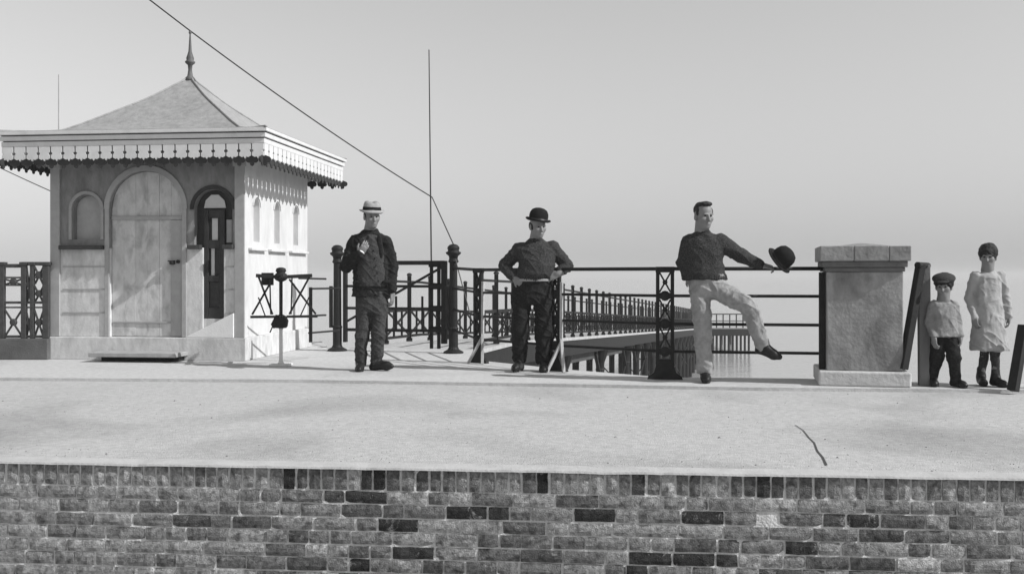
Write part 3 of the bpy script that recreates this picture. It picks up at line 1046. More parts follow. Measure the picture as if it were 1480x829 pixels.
strip('deck', -PW - 0.05, 0.08, -0.06, -0.002, M['deck'])
strip('side_beam', 0.0, 0.06, -0.36, -0.062, M['dark_timber'])
strip('side_beam', -PW - 0.03, -PW + 0.03, -0.36, -0.062, M['dark_timber'])
strip('girder', -0.2, -0.1, -0.55, -0.08, M['girder'])
strip('girder', -PW + 0.12, -PW + 0.2, -0.55, -0.08, M['girder'])
cold = [15.6 + 4.7 * i for i in range(13)] + [29.7 + 2.35 + 4.7 * i for i in range(9)]
base_m = {}
for d in cold:
    for xo in (-0.08, -PW + 0.08):
        h = pz(d) - 0.37 - (WATER_Z - 0.6)
        mb = MB()
        mb.lathe([(0.10, 0), (0.10, h - 0.5), (0.115, h - 0.48), (0.10, h - 0.44), (0.11, h - 0.3), (0.2, h - 0.05), (0.22, h)], (pxl(d) + xo - po.x, d - po.y, WATER_Z - 0.6), 12)
        dv = Vector((0.239, 0.971, 0))
        c = Vector((pxl(d) + xo - po.x, d - po.y, pz(d) - 0.37))
        for sg in (-1, 1):
            mb.bar(c + dv * sg * 0.1 + Vector((0, 0, -0.55)), c + dv * sg * 0.75 + Vector((0, 0, -0.02)), 0.07, 0.07)
        mb.build('column', M['iron'], pier)
    if d < 70 and abs((d - 15.6) / 4.7 - round((d - 15.6) / 4.7)) < 0.01:
        mb = MB()
        z0, z1 = pz(d) - 1.1, WATER_Z + 0.9
        a0 = Vector((pxl(d) - 0.08 - po.x, d - po.y, 0))
        a1 = Vector((pxl(d + 4.7) - 0.08 - po.x, d + 4.7 - po.y, 0))
        for s0, s1 in ((z0, z1), (z1, z0)):
            mb.tube([a0 + Vector((0, 0, s0)), a1 + Vector((0, 0, s1))], 0.022, 6)
            mb.tube([a0 + Vector((0, 0, s0)), a0 + Vector((-PW + 0.16, 0, s1))], 0.022, 6)
        mb.build('tie_rod', M['iron'], pier)
# pier head across the end
hd = thing('landing_stage', 'distant pier head on close-set timber piles at the end of the pier', 'pier', (pxl(D1), D1, 0))
hx0, hx1 = -3.5, 3.0
MB().box((hx0, 0.05, -3.02), (hx1, 7, -2.84)).build('deck', M['deck'], hd)
MB().box((hx0, -0.1, -3.4), (hx1, 0.049, -2.9)).build('fender_beam', M['dark_timber'], hd)
npile = 22
for i in range(npile):
    x = hx0 + 0.15 + (hx1 - hx0 - 0.3) * i / (npile - 1)
    MB().tube([(x, 0.15, -5.2), (x, 0.15, -3.03)], 0.085, 8).build('pile', M['dark_timber'], hd)
for i in range(10):
    x = hx0 + 0.15 + (hx1 - hx0 - 0.3) * i / 9
    MB().tube([(x, 6.7, -5.2), (x, 6.7, -3.03)], 0.13, 8).build('pile', M['dark_timber'], hd)
for i in range(14):
    x = hx0 + 0.1 + (hx1 - hx0 - 0.2) * i / 13
    if x > 0.1:
        MB().box((x - 0.04, 0.1, -2.84), (x + 0.04, 0.18, -1.85)).build('rail_post', M['iron_grey'], hd)
MB().box((0.1, 0.1, -1.87), (hx1, 0.18, -1.79)).build('hand_rail', M['iron_grey'], hd)
MB().box((0.1, 0.12, -2.36), (hx1, 0.16, -2.30)).build('hand_rail', M['iron_grey'], hd)
mb = MB()
mb.tube([(hx1 + 0.5 - 0.9, 3, -2.84), (hx1 + 0.5 - 0.9, 3, -0.95)], 0.06, 8)
mb.tube([(hx1 - 0.4, 3, -1.0), (hx1 - 1.1, 3, -0.7)], 0.045, 6)
tag(mb.build('davit', M['iron_grey']), 'thin davit standing on the distant pier head', 'davit')

# the two pier railings: posts about a metre apart, three rails and crossed ties
for side, lab in ((0.0, 'iron railing along the near side of the sloping pier, its posts closing up with distance'),
                  (-PW, 'iron railing along the far side of the sloping pier, behind the near one')):
    t = thing('pier_railing', lab, 'railing', (pxl(D0) + side, D0, 0), 0, 'pier railings')
    o = Vector((pxl(D0) + side, D0, 0))
    proto = MB()
    proto.box((-0.03, -0.026, 0.0), (0.03, 0.026, 1.02))
    proto.lathe([(0.036, 1.021), (0.042, 1.035), (0.03, 1.055), (0.008, 1.065)], (0, 0, 0), 8)
    proto.box((-0.045, -0.035, 0.0), (0.045, 0.035, 0.05))
    pm = None
    ds = []
    d = 15.0
    while d < D1:
        ds.append(d)
        if pm is None:
            pm = proto.build('post', M['iron'], t)
            q_ = pm
        else:
            q_ = pm.copy()
            COL.objects.link(q_)
            q_.parent = t
        q_.location = (pxl(d) + side - o.x, d - o.y, pz(d))
        d += 1.0
    ro = o - Vector((side, 0, 0))
    for zz, th in ((0.94, 0.035), (0.5, 0.045), (0.1, 0.04)):
        mb_ = strip('rail', side * 0 - 0.015, 0.015, zz - th / 2, zz + th / 2, M['iron'], t, [14.0 + (D1 - 14.0) * i / 24 for i in range(25)], ro)
    mb = MB()
    for d in ds[:-1]:
        a = Vector((pxl(d) + side - o.x, d - o.y, pz(d)))
        c = Vector((pxl(d + 1) + side - o.x, d + 1 - o.y, pz(d + 1)))
        mb.bar(a + Vector((0, 0, 0.1)), c + Vector((0, 0, 0.5)), 0.022, 0.026)
        mb.bar(a + Vector((0, 0, 0.5)), c + Vector((0, 0, 0.1)), 0.022, 0.026)
        for k in (1, 2):
            c_ = a.lerp(c, k / 3)
            mb.bar(c_ + Vector((0, 0, 0.1)), c_ + Vector((0, 0, 0.5)), 0.03, 0.03)
    mb.build('lattice_ties', M['iron'], t)

# ------------------------------------------------------------------ poles and wires
mb = MB().tube([at(620, 72, 16.0), at(623.5, 390, 16.0), (at(624, 398, 16.0).x, 16.0, -0.01)], 0.008, 8, 0.017)
tag(mb.build('flagpole', M['wire']), 'tall bare thin black pole rising behind the gate', 'pole')
pt = at(85, 108, 15.0)
mb = MB().tube([pt, (pt.x, 15.0, 0)], 0.009, 8, 0.016)
tag(mb.build('flagpole', M['pale_pole']), 'faint pale pole rising behind the kiosk roof', 'pole')


def sag(a, c, s, n=16):
    return [a.lerp(c, i / n) - Vector((0, 0, s * 4 * (i / n) * (1 - i / n))) for i in range(n + 1)]


ft = kc + Vector((0, 0, 4.188))
mst = at(624.5, 285, 16.0)
mb = MB()
pts = sag(ft, mst, 0.06)
far = at(218, 0, 12.9)
ext = ft + (far - ft) * 6
mb.tube(sag(ext, ft, 0.02)[:-1] + pts, 0.009, 6)
tag(mb.build('overhead_wire', M['wire']), 'black overhead wire running from the kiosk finial down to the thin pole', 'wire')
mb = MB().tube([mst, Vector((PR[0], PR[1], 1.40))], 0.009, 6)
tag(mb.build('stay_wire', M['wire']), 'short steep stay wire from the thin pole to the gate post cap', 'wire')
mb = MB().tube([Vector((PR[0] + 0.03, PR[1] - 0.05, 1.2)), Vector((PR[0] + 0.25, PR[1] - 0.4, 0.45))], 0.008, 6)
tag(mb.build('anchor_wire', M['wire']), 'short slanting wire low on the right of the gate post', 'wire')
kl = kc - uu * H2
mb = MB().tube(sag(at(-60, 213, 13.6), Vector((kl.x, kl.y, 0)) - vv * 0.3 + Vector((0, 0, 1.86)), 0.02), 0.006, 6)
tag(mb.build('thin_wire', M['wire']), 'thin wire sloping down to the left wall of the kiosk', 'wire')

#PEOPLE#
# ------------------------------------------------------------------ people: one implicit surface per body and per garment
def smin(a, b, k):
    h = np.clip(0.5 + 0.5 * (b - a) / k, 0, 1)
    return b + (a - b) * h - k * h * (1 - h)


class Field:
    """smooth union of tapered limbs and ellipsoids, meshed with surface nets"""

    def __init__(s, res=0.007):
        s.res, s.p = res, []

    def cone(s, a, b, ra, rb, k=0.02, flat=None):
        s.p.append(('c', np.array(a, float), np.array(b, float), ra, rb, k, flat))
        return s

    def chain(s, pts, rs, k=0.02):
        for i in range(len(pts) - 1):
            s.cone(pts[i], pts[i + 1], rs[i], rs[i + 1], k)
        return s

    def ell(s, c, r, R=None, k=0.02, cut=False):
        s.p.append(('x' if cut else 'e', np.array(c, float), np.array(r, float), None if R is None else np.array(R), k))
        return s

    def loft(s, P, secs, k=0.03, grow=0.0):
        """trunk through sections (photo row, left column, right column, half depth, forward offset)"""
        q = []
        for py, l, r, b, off in secs:
            a, c = P(l, py, off), P(r, py, off)
            q.append(((a.z + c.z) / 2, (a.x + c.x) / 2, off, (c.x - a.x) / 2 + grow, b + grow))
        q.sort()
        s.p.append(('l', np.array(q), k))
        return s

    def cutbelow(s, z):
        s.p.append(('zmin', z))
        return s

    def cutabove(s, z):
        s.p.append(('zmax', z))
        return s

    def mesh(s):
        res, mg = s.res, 0.07
        los, his = [], []
        bb = []
        for p in s.p:
            if p[0] == 'c':
                r = max(p[3], p[4]) * 1.05
                lo = np.minimum(p[1], p[2]) - r
                hi = np.maximum(p[1], p[2]) + r
            elif p[0] == 'l':
                q0 = p[1]
                lo = np.array([(q0[:, 1] - q0[:, 3]).min(), (q0[:, 2] - q0[:, 4]).min(), q0[:, 0].min()])
                hi = np.array([(q0[:, 1] + q0[:, 3]).max(), (q0[:, 2] + q0[:, 4]).max(), q0[:, 0].max()])
            elif p[0] in 'ex':
                r = max(p[2])
                lo, hi = p[1] - r, p[1] + r
            else:
                bb.append(None)
                continue
            bb.append((lo, hi))
            if p[0] != 'x':
                los.append(lo)
                his.append(hi)
        lo = np.min(los, 0) - 4 * res
        hi = np.max(his, 0) + 4 * res
        n = np.ceil((hi - lo) / res).astype(int) + 1
        Fd = np.full(n, 1.0, np.float32)
        ax = [lo[i] + res * np.arange(n[i]) for i in range(3)]
        for p, q in zip(s.p, bb):
            if p[0] == 'zmin':
                Fd = np.maximum(Fd, (p[1] - ax[2])[None, None, :].astype(np.float32))
                continue
            if p[0] == 'zmax':
                Fd = np.maximum(Fd, (ax[2] - p[1])[None, None, :].astype(np.float32))
                continue
            i0 = np.clip(np.floor((q[0] - mg - lo) / res).astype(int), 0, n - 1)
            i1 = np.clip(np.ceil((q[1] + mg - lo) / res).astype(int) + 1, 1, n)
            if (i1 <= i0).any():
                continue
            sl_ = tuple(slice(i0[i], i1[i]) for i in range(3))
            X, Y, Z = np.meshgrid(ax[0][sl_[0]], ax[1][sl_[1]], ax[2][sl_[2]], indexing='ij')
            if p[0] == 'c':
                a, b_, ra, rb, k, flat = p[1:]
                d = b_ - a
                L2 = max(1e-9, float(d @ d))
                t = np.clip(((X - a[0]) * d[0] + (Y - a[1]) * d[1] + (Z - a[2]) * d[2]) / L2, 0, 1)
                dx, dy, dz = X - a[0] - t * d[0], Y - a[1] - t * d[1], Z - a[2] - t * d[2]
                if flat:
                    dy = dy / flat
                v = np.sqrt(dx * dx + dy * dy + dz * dz) - (ra + (rb - ra) * t)
            elif p[0] == 'l':
                q0, k = p[1:]
                zz = ax[2][sl_[2]]
                cx_, cy_, a_, b_ = (np.interp(zz, q0[:, 0], q0[:, i])[None, None, :] for i in (1, 2, 3, 4))
                v = ((np.abs((X - cx_) / a_) ** 2.3 + np.abs((Y - cy_) / b_) ** 2.3) ** (1 / 2.3) - 1) * np.minimum(a_, b_)
                v = np.maximum(v, np.maximum(q0[0, 0] - Z, Z - q0[-1, 0]))
            else:
                c, r, R, k = p[1:]
                q3 = np.stack([X - c[0], Y - c[1], Z - c[2]], -1)
                if R is not None:
                    q3 = q3 @ R.T
                k0 = np.sqrt(((q3 / r) ** 2).sum(-1))
                k1 = np.sqrt(((q3 / (r * r)) ** 2).sum(-1)) + 1e-9
                v = k0 * (k0 - 1) / k1
            v = v.astype(np.float32)
            if p[0] == 'x':
                Fd[sl_] = -smin(-Fd[sl_], v, k)
            else:
                Fd[sl_] = smin(Fd[sl_], v, k)
        S = Fd < 0
        offs = [(0, 0, 0), (1, 0, 0), (0, 1, 0), (1, 1, 0), (0, 0, 1), (1, 0, 1), (0, 1, 1), (1, 1, 1)]
        m = n - 1
        cnt = np.zeros(m, np.int8)
        for o in offs:
            cnt += S[o[0]:o[0] + m[0], o[1]:o[1] + m[1], o[2]:o[2] + m[2]]
        act = (cnt > 0) & (cnt < 8)
        idx = np.argwhere(act)
        vid = np.full(m, -1, np.int64)
        vid[act] = np.arange(len(idx))
        vals = np.stack([Fd[idx[:, 0] + o[0], idx[:, 1] + o[1], idx[:, 2] + o[2]] for o in offs], 1)
        acc = np.zeros((len(idx), 3))
        c_ = np.zeros(len(idx))
        for i in range(8):
            for j in range(i + 1, 8):
                if sum(abs(offs[i][q] - offs[j][q]) for q in range(3)) != 1:
                    continue
                va, vb = vals[:, i], vals[:, j]
                cr = (va < 0) != (vb < 0)
                t = np.where(cr, va / np.where(cr, va - vb, 1), 0)
                pos = np.array(offs[i]) + t[:, None] * (np.array(offs[j]) - np.array(offs[i]))
                acc += np.where(cr[:, None], pos, 0)
                c_ += cr
        V = lo + res * (idx + acc / c_[:, None])
        quads = []
        for a in range(3):
            b_, c = (a + 1) % 3, (a + 2) % 3
            A = [slice(0, n[0]), slice(0, n[1]), slice(0, n[2])]
            A0, A1 = list(A), list(A)
            A0[a], A1[a] = slice(0, n[a] - 1), slice(1, n[a])
            s0, s1 = S[tuple(A0)], S[tuple(A1)]
            e = np.argwhere(s0 != s1)
            ok = (e[:, b_] > 0) & (e[:, c] > 0) & (e[:, b_] < m[b_]) & (e[:, c] < m[c])
            e = e[ok]
            fl = s0[tuple(e.T)]
            q = []
            for db, dc in ((-1, -1), (0, -1), (0, 0), (-1, 0)):
                g = e.copy()
                g[:, b_] += db
                g[:, c] += dc
                q.append(vid[tuple(g.T)])
            q = np.stack(q, 1)
            q = np.where(fl[:, None], q, q[:, ::-1])
            quads.append(q)
        return V, np.concatenate(quads)

    def build(s, name, material, parent, wrinkle=None, smooth=2):
        V, Q = s.mesh()
        # relax a little
        for _ in range(smooth):
            acc = np.zeros_like(V)
            c = np.zeros(len(V))
            for i in range(4):
                j = (i + 1) % 4
                np.add.at(acc, Q[:, i], V[Q[:, j]])
                np.add.at(acc, Q[:, j], V[Q[:, i]])
                np.add.at(c, Q[:, i], 1)
                np.add.at(c, Q[:, j], 1)
            V = V * 0.5 + 0.5 * acc / np.maximum(c, 1)[:, None]
        me = bpy.data.meshes.new(name)
        me.from_pydata([tuple(v) for v in V], [], [tuple(int(i) for i in q) for q in Q])
        me.validate()
        if wrinkle:
            nr = [v.normal.copy() for v in me.vertices]
            for v, nn in zip(me.vertices, nr):
                v.co += nn * wrinkle(v.co)
        me.polygons.foreach_set('use_smooth', [True] * len(me.polygons))
        me.materials.append(material)
        o = bpy.data.objects.new(name, me)
        COL.objects.link(o)
        o.parent = parent
        return o


def basis(fwd, up=(0, 0, 1)):
    """columns r, f, u for a head looking along fwd"""
    f = Vector(fwd).normalized()
    r = f.cross(Vector(up)).normalized()
    u = r.cross(f)
    return r, f, u


def head(fd, c, fwd, up=(0, 0, 1), s=1.0, neck=None):
    """head about the point c (eye level); returns a function from head space (right, forward, up) to the figure's space"""
    r, f, u = basis(fwd, up)
    c = Vector(c)
    Rm = [list(r), list(f), list(u)]

    def H(x, y, z):
        return c + (r * x + f * y + u * z) * s

    def E(p, rad, k=0.015, cut=False):
        fd.ell(H(*p), [q * s for q in rad], Rm, k, cut)
    E((0, -0.012, 0.03), (0.074, 0.094, 0.088))
    E((0, 0.02, -0.045), (0.06, 0.068, 0.07), 0.03)
    E((0, 0.055, -0.092), (0.03, 0.028, 0.024), 0.03)
    for sx in (-1, 1):
        E((sx * 0.038, 0.058, -0.022), (0.026, 0.022, 0.024), 0.02)
        E((sx * 0.03, 0.084, 0.004), (0.017, 0.012, 0.011), 0.008, True)
        E((sx * 0.03, 0.083, 0.02), (0.024, 0.009, 0.007), 0.008)
        E((sx * 0.077, -0.008, -0.012), (0.011, 0.021, 0.032), 0.008)
    fd.cone(H(0, 0.082, 0.008), H(0, 0.106, -0.034), 0.009 * s, 0.014 * s, 0.012)
    E((0, 0.085, -0.062), (0.024, 0.010, 0.006), 0.006)
    E((0, 0.082, -0.073), (0.021, 0.010, 0.006), 0.006)
    if neck is not None:
        fd.cone(H(0, -0.025, -0.07), neck, 0.058 * s, 0.068 * s, 0.03)
    return H


def hand(fd, w, d, n, side=1, curl=(0.35, 0.6, 0.5), s=1.0, spread=0.0, thumb=0.6):
    """hand at wrist w with fingers along d, back of the hand toward n; side says where the thumb is"""
    d = Vector(d).normalized()
    n = (Vector(n) - d * d.dot(Vector(n))).normalized()
    r = d.cross(n) * side
    w = Vector(w)
    Rm = [list(r), list(d), list(n)]
    fd.ell(w + d * 0.048 * s, (0.041 * s, 0.055 * s, 0.017 * s), Rm, 0.012)
    fd.cone(w - d * 0.03, w + d * 0.02, 0.027 * s, 0.026 * s, 0.015)
    for i, (off, ln) in enumerate(((0.031, 0.072), (0.0105, 0.082), (-0.0105, 0.075), (-0.031, 0.058))):
        p = w + d * (0.085 - 0.06 * abs(off)) * s + r * off * s
        dv = (d + r * spread * off * 8).normalized()
        for j, fr in enumerate((0.45, 0.32, 0.26)):
            a = curl[j] * (1 + 0.08 * i)
            axis = d.cross(n)
            dv = Matrix.Rotation(-a, 3, axis) @ dv
            q = p + dv * ln * fr * s
            fd.cone(p, q, (0.0092 - 0.0008 * j) * s, (0.0086 - 0.0008 * j) * s, 0.004)
            p = q
    p = w + d * 0.022 * s + r * 0.03 * s
    dv = (d * 0.75 + r * thumb - n * 0.25).normalized()
    q = p + dv * 0.045 * s
    fd.cone(p, q, 0.014 * s, 0.011 * s, 0.008)
    dv = (dv + d * 0.5 - r * 0.3 - n * 0.2).normalized()
    fd.cone(q, q + dv * 0.03 * s, 0.0105 * s, 0.0085 * s, 0.004)


def boot(ankle, toe, parent, h=0.13, s=1.0, zsole=None, name='boot'):
    a, t = Vector(ankle), Vector(toe)
    f = Field(0.006)
    d = t - a
    d.z = 0
    if d.length < 1e-3:
        d = Vector((0, -1, 0))
    d.normalize()
    hz = a.z if zsole is None else a.z - zsole
    heel = a - d * 0.045 * s + Vector((0, 0, -(hz - 0.035)))
    f.cone(a + Vector((0, 0, 0.06)), a, 0.05 * s, 0.047 * s, 0.02)
    f.cone(a, heel, 0.046 * s, 0.036 * s, 0.03)
    ball = t - d * 0.07 * s
    f.cone(a - Vector((0, 0, hz * 0.35)), ball + Vector((0, 0, 0.012)), 0.045 * s, 0.038 * s, 0.03)
    f.cone(heel, ball, 0.034 * s, 0.04 * s, 0.02)
    f.cone(ball, t - d * 0.02, 0.04 * s, 0.028 * s, 0.03)
    return f


def folds(amp, fx_, fz_, seed, rib=None):
    def w_(p):
        v = noise.noise(Vector((p.x * fx_ + seed, p.y * fx_, p.z * fz_))) * amp
        rg = 1 - abs(noise.noise(Vector((p.x * 5 + seed * 3, p.y * 5, p.z * 11 + p.x * 7)))) * 1.6
        v += max(0, rg) ** 5 * amp * 0.8 - amp * 0.25
        rg = 1 - abs(noise.noise(Vector((p.x * 12 + seed * 5, p.y * 12, p.z * 16 - p.x * 8)))) * 1.6
        v += max(0, rg) ** 5 * amp * 0.4
        v += noise.noise(Vector((p.x * fx_ * 2.3, p.y * fx_ * 2.3 + seed, p.z * fz_ * 2.1 + p.x * 6))) * amp * 0.5
        if rib:
            z0, z1, am, fq = rib
            if z0 < p.z < z1:
                v += am * math.sin(math.atan2(p.y, p.x) * fq)
        return v
    return w_


def torso(f, hips, chest, neck, wh, wc, dh, dc, belly=0.0, twist=0.0):
    """soft trunk from pelvis to shoulders; w are half widths, d half depths"""
    hips, chest, neck = Vector(hips), Vector(chest), Vector(neck)
    Rm = Matrix.Rotation(-twist, 3, 'Z')
    mid = hips.lerp(chest, 0.5)
    f.ell(hips, (wh, dh, 0.15), Rm, 0.06)
    f.ell(mid + Vector((0, -belly * 0.5, 0)), ((wh + wc) / 2, (dh + dc) / 2 + belly * 0.5, 0.19), Rm, 0.08)
    f.ell(chest, (wc, dc, 0.2), Rm, 0.08)


def eyes(H, parent, s=1.0):
    for sx in (-1, 1):
        f = MB()
        f.lathe([(0.002, -0.006), (0.006, -0.004), (0.0075, 0), (0.006, 0.004), (0.002, 0.006)], H(sx * 0.03, 0.0775, 0.004), 10)
        f.build('eye', M['eye'], parent, smooth=True)


def person(label, px, py, d):
    g = at(px, YH, d)
    t = thing('person', label, 'person', (g.x, d, 0))

    def P(x, y, off=0.0):
        """photo pixel to figure space, off metres behind (+) or before (-) the feet"""
        dd_ = d + off
        q = at(x, y, dd_)
        return Vector((q.x - g.x, off, q.z))
    return t, P


# ---- man in the unbuttoned coat, facing a little to the right
t, P = person('man in dark unbuttoned coat and pale brimmed hat, one hand raised to his chest', 537, 533, 10.8)
fw = Vector((0.42, -0.9, -0.12))
body = Field(0.0055)
hc_ = P(537.5, 313, -0.03)
neckp = P(534.5, 336, 0.02)
H = head(body, hc_, fw, s=1.02, neck=neckp)
body.loft(P, [(340, 524, 546, 0.06, 0.01), (350, 514, 556, 0.08, 0), (375, 514, 556, 0.085, 0), (400, 517, 556, 0.08, 0), (440, 518, 556, 0.08, 0)])
shR, shL = P(512, 353, 0.03), P(558, 351, 0.0)
elR, haR = P(500, 385, -0.03), P(520, 367, -0.21)
elL, haL = P(567, 386, 0.05), P(567, 423, -0.02)
body.chain([shR, elR, haR], [0.045, 0.04, 0.028]).chain([shL, elL, haL], [0.045, 0.04, 0.028])
hand(body, haR, (P(531, 350, -0.24) - haR), (0.35, -0.9, 0.2), side=-1, curl=(0.3, 0.5, 0.4))
hand(body, haL, (0, -0.05, -1), (0.9, -0.3, 0), side=-1, curl=(0.3, 0.5, 0.4))
hpR, hpL = P(529, 440), P(549, 440)
knR, knL = P(523, 486, -0.03), P(547, 484, -0.04)
anR, anL = P(521, 522, 0.01), P(544, 520, 0.0)
body.chain([hpR, knR, anR], [0.07, 0.052, 0.038]).chain([hpL, knL, anL], [0.07, 0.052, 0.038])
body.build('body', M['skin'], t)
eyes(H, t)
f = Field(0.006)
for a in range(18):
    an = 2 * math.pi * a / 18
    if math.sin(an) < 0.45:
        f.ell(H(0.066 * math.cos(an), -0.02 + 0.08 * math.sin(an), 0.012), (0.015, 0.015, 0.034))
f.build('hair', M['hair'], t)
r_, f_, u_ = basis(fw + Vector((0, 0, 0.02)))
Rh = Matrix((r_, f_, u_)).transposed()
hat = MB()
hat.lathe([(0.118, -0.016), (0.134, -0.004), (0.131, 0.003), (0.098, 0.008), (0.095, 0.02), (0.088, 0.07), (0.074, 0.096), (0.05, 0.106), (0.025, 0.098), (0.006, 0.092)], H(0, -0.008, 0.058), 28, Rh)
# a soft crown: dented along the middle, brim dipped in front
inv = Rh.inverted()
hv = []
for v in hat.v:
    q = inv @ (Vector(v) - H(0, -0.008, 0.058))
    if q.z > 0.06:
        q.z -= 0.020 * math.exp(-(q.x / 0.03) ** 2) * (1 if q.y > -0.05 else 0.4)
    rr = math.hypot(q.x, q.y)
    if rr > 0.105:
        q.z += 0.012 * (q.x / rr) ** 2 - 0.014 * max(0, q.y / rr)
    q += Vector((0, 0, noise.noise(q * 14) * 0.008))
    hv.append(tuple(Rh @ q + H(0, -0.008, 0.058)))
hat.v = hv
ho = hat.build('hat', M['straw'], t, smooth=True)
MB().lathe([(0.1, 0.010), (0.0985, 0.014), (0.094, 0.042), (0.090, 0.044)], H(0, -0.008, 0.058), 28, Rh).build('hat_band', M['felt'], ho, smooth=True)
f = Field(0.006)
f.loft(P, [(402, 519, 556, 0.09, 0), (424, 518, 557, 0.105, -0.005), (440, 516, 559, 0.11, 0), (452, 517, 558, 0.10, 0)])
f.chain([hpR, knR, anR], [0.088, 0.072, 0.062], 0.02).chain([hpL, knL, anL], [0.088, 0.072, 0.062], 0.02)
f.cutbelow(anR.z - 0.045)
f.build('trousers', M['charcoal'], t, folds(0.011, 10, 6, 3))
f = Field(0.006)
f.loft(P, [(338, 528, 545, 0.07, 0.0), (346, 518, 553, 0.095, -0.015), (360, 514, 556, 0.115, -0.02), (385, 515, 557, 0.115, -0.02), (408, 516, 558, 0.115, -0.02), (414, 516, 559, 0.11, -0.02)])
wc_ = f.build('waistcoat', M['waist'], t, folds(0.006, 12, 8, 9))
for i in range(5):
    q = P(540 + i * 1.8, 362 + i * 11, -0.137)
    MB().lathe([(0.002, -0.006), (0.010, -0.004), (0.010, 0.004), (0.002, 0.006)], q, 8, Matrix.Rotation(math.pi / 2, 3, 'X')).build('button', M['leather'], wc_)
f = Field(0.005)
f.ell(neckp + Vector((0.008, -0.012, 0.0)), (0.064, 0.066, 0.02))
f.build('collar', M['linen'], t)
f = Field(0.006)
f.loft(P, [(331, 526, 545, 0.075, 0.03), (336, 521, 550, 0.088, 0.03), (342, 511, 558, 0.10, 0.025), (350, 507, 562, 0.115, 0.02), (370, 509, 562, 0.122, 0.015), (400, 511, 562, 0.122, 0.015), (420, 510, 564, 0.13, 0.015), (430, 508, 566, 0.135, 0.015)])
f.chain([shR, elR, haR], [0.078, 0.066, 0.05], 0.02).chain([shL, elL, haL + Vector((0, 0, 0.03))], [0.076, 0.063, 0.048], 0.02)
o0, o1 = P(539, 336, -0.22), P(550, 432, -0.2)
for i in range(20):
    q = o0.lerp(o1, i / 19)
    w_ = 0.022 + 0.02 * i / 19 + 0.055 * max(0, i / 19 - 0.45)
    f.ell(q, (w_, 0.16, 0.03), Matrix.Rotation(0.3, 3, 'Z'), 0.012, cut=True)
f.cutbelow(P(0, 428).z)
cc = f.build('coat', M['black_wool'], t, folds(0.012, 8, 7, 1))
for sg, a, c in ((-1, P(528, 339, -0.085), P(533, 380, -0.12)), (1, P(548, 339, -0.085), P(551, 376, -0.12))):
    lf = Field(0.005)
    lf.ell(a.lerp(c, 0.45), (0.03, 0.014, 0.13), Matrix.Rotation(sg * 0.12, 3, 'Y'))
    lf.build('lapel', M['black_wool'], cc)
for px_, py_ in ((518, 408), (559, 407)):
    lf = Field(0.005)
    lf.ell(P(px_, py_, -0.095), (0.05, 0.03, 0.022), Matrix.Rotation(0.3 if px_ < 530 else -0.3, 3, 'Z'))
    lf.build('pocket_flap', M['black_wool'], cc)
f = Field(0.005)
f.cone(haR + (elR - haR).normalized() * 0.03, haR - (elR - haR).normalized() * 0.012, 0.045, 0.04)
f.build('cuff', M['linen'], t)
boot(anR, P(519, 534, -0.2), t).build('boot', M['leather'], t)
boot(anL, P(568, 529, -0.08), t).build('boot', M['leather'], t)

# ---- stout man in the bowler hat, hands on his hips
t, P = person('stout man in dark jersey, bowler hat and black trousers, hands on his hips', 770, 533, 10.75)
fw = Vector((0.40, -0.9, -0.16))
body = Field(0.0055)
hc_ = P(777.5, 327, -0.05)
neckp = P(774, 349, 0.0)
H = head(body, hc_, fw, s=1.04, neck=neckp)
body.loft(P, [(355, 760, 790, 0.06, 0), (362, 752, 798, 0.09, 0), (400, 750, 792, 0.11, 0), (424, 748, 792, 0.11, 0)])
shR, shL = P(751, 361, 0.01), P(798, 359, 0.0)
elR, haR = P(729.5, 384, 0.05), P(744, 402, -0.1)
elL, haL = P(819, 383, 0.02), P(807, 396, -0.1)
body.chain([shR, elR, haR], [0.045, 0.042, 0.03]).chain([shL, elL, haL], [0.045, 0.042, 0.03])
hand(body, haR, (0.75, -0.25, -0.6), (-0.5, -0.8, 0.2), side=1, curl=(0.5, 0.6, 0.4))
hand(body, haL, (-0.85, 0.0, -0.3), (0.2, -0.8, 0.5), side=1, curl=(0.35, 0.6, 0.5), s=1.1)
hpR, hpL = P(754, 424), P(784, 424)
knR, knL = P(752, 476, -0.03), P(786, 478, -0.04)
anR, anL = P(751, 517, 0.02), P(785, 519, 0.0)
body.chain([hpR, knR, anR], [0.075, 0.055, 0.04]).chain([hpL, knL, anL], [0.075, 0.055, 0.04])
body.build('body', M['skin'], t)
eyes(H, t)
f = Field(0.006)
for a in range(18):
    an = 2 * math.pi * a / 18
    if math.sin(an) < 0.45:
        f.ell(H(0.069 * math.cos(an), -0.02 + 0.083 * math.sin(an), 0.0), (0.015, 0.015, 0.042))
f.build('hair', M['hair'], t)
r_, f_, u_ = basis(fw + Vector((0, 0, 0.06)), (0.14, 0.0, 1))
Rh = Matrix((r_, f_, u_)).transposed()
hat = MB()
prof_ = [(0.128, 0.012), (0.136, 0.004), (0.132, -0.002), (0.104, 0.0), (0.099, 0.02), (0.101, 0.06), (0.096, 0.09), (0.078, 0.122), (0.045, 0.14), (0.008, 0.146)]
hat.lathe(prof_, H(0, -0.008, 0.048), 28, Rh)
hv = []
for v in hat.v:
    q = Rh.inverted() @ (Vector(v) - H(0, -0.008, 0.048))
    rr = math.hypot(q.x, q.y)
    if rr > 0.107:
        q.z += 0.022 * (q.x / rr) ** 2
    hv.append(tuple(Rh @ q + H(0, -0.008, 0.048)))
hat.v = hv
ho = hat.build('hat', M['felt'], t, smooth=True)
MB().lathe([(0.1055, 0.004), (0.1035, 0.008), (0.1025, 0.03), (0.100, 0.031)], H(0, -0.008, 0.048), 28, Rh).build('hat_band', M['leather'], ho, smooth=True)
f = Field(0.006)
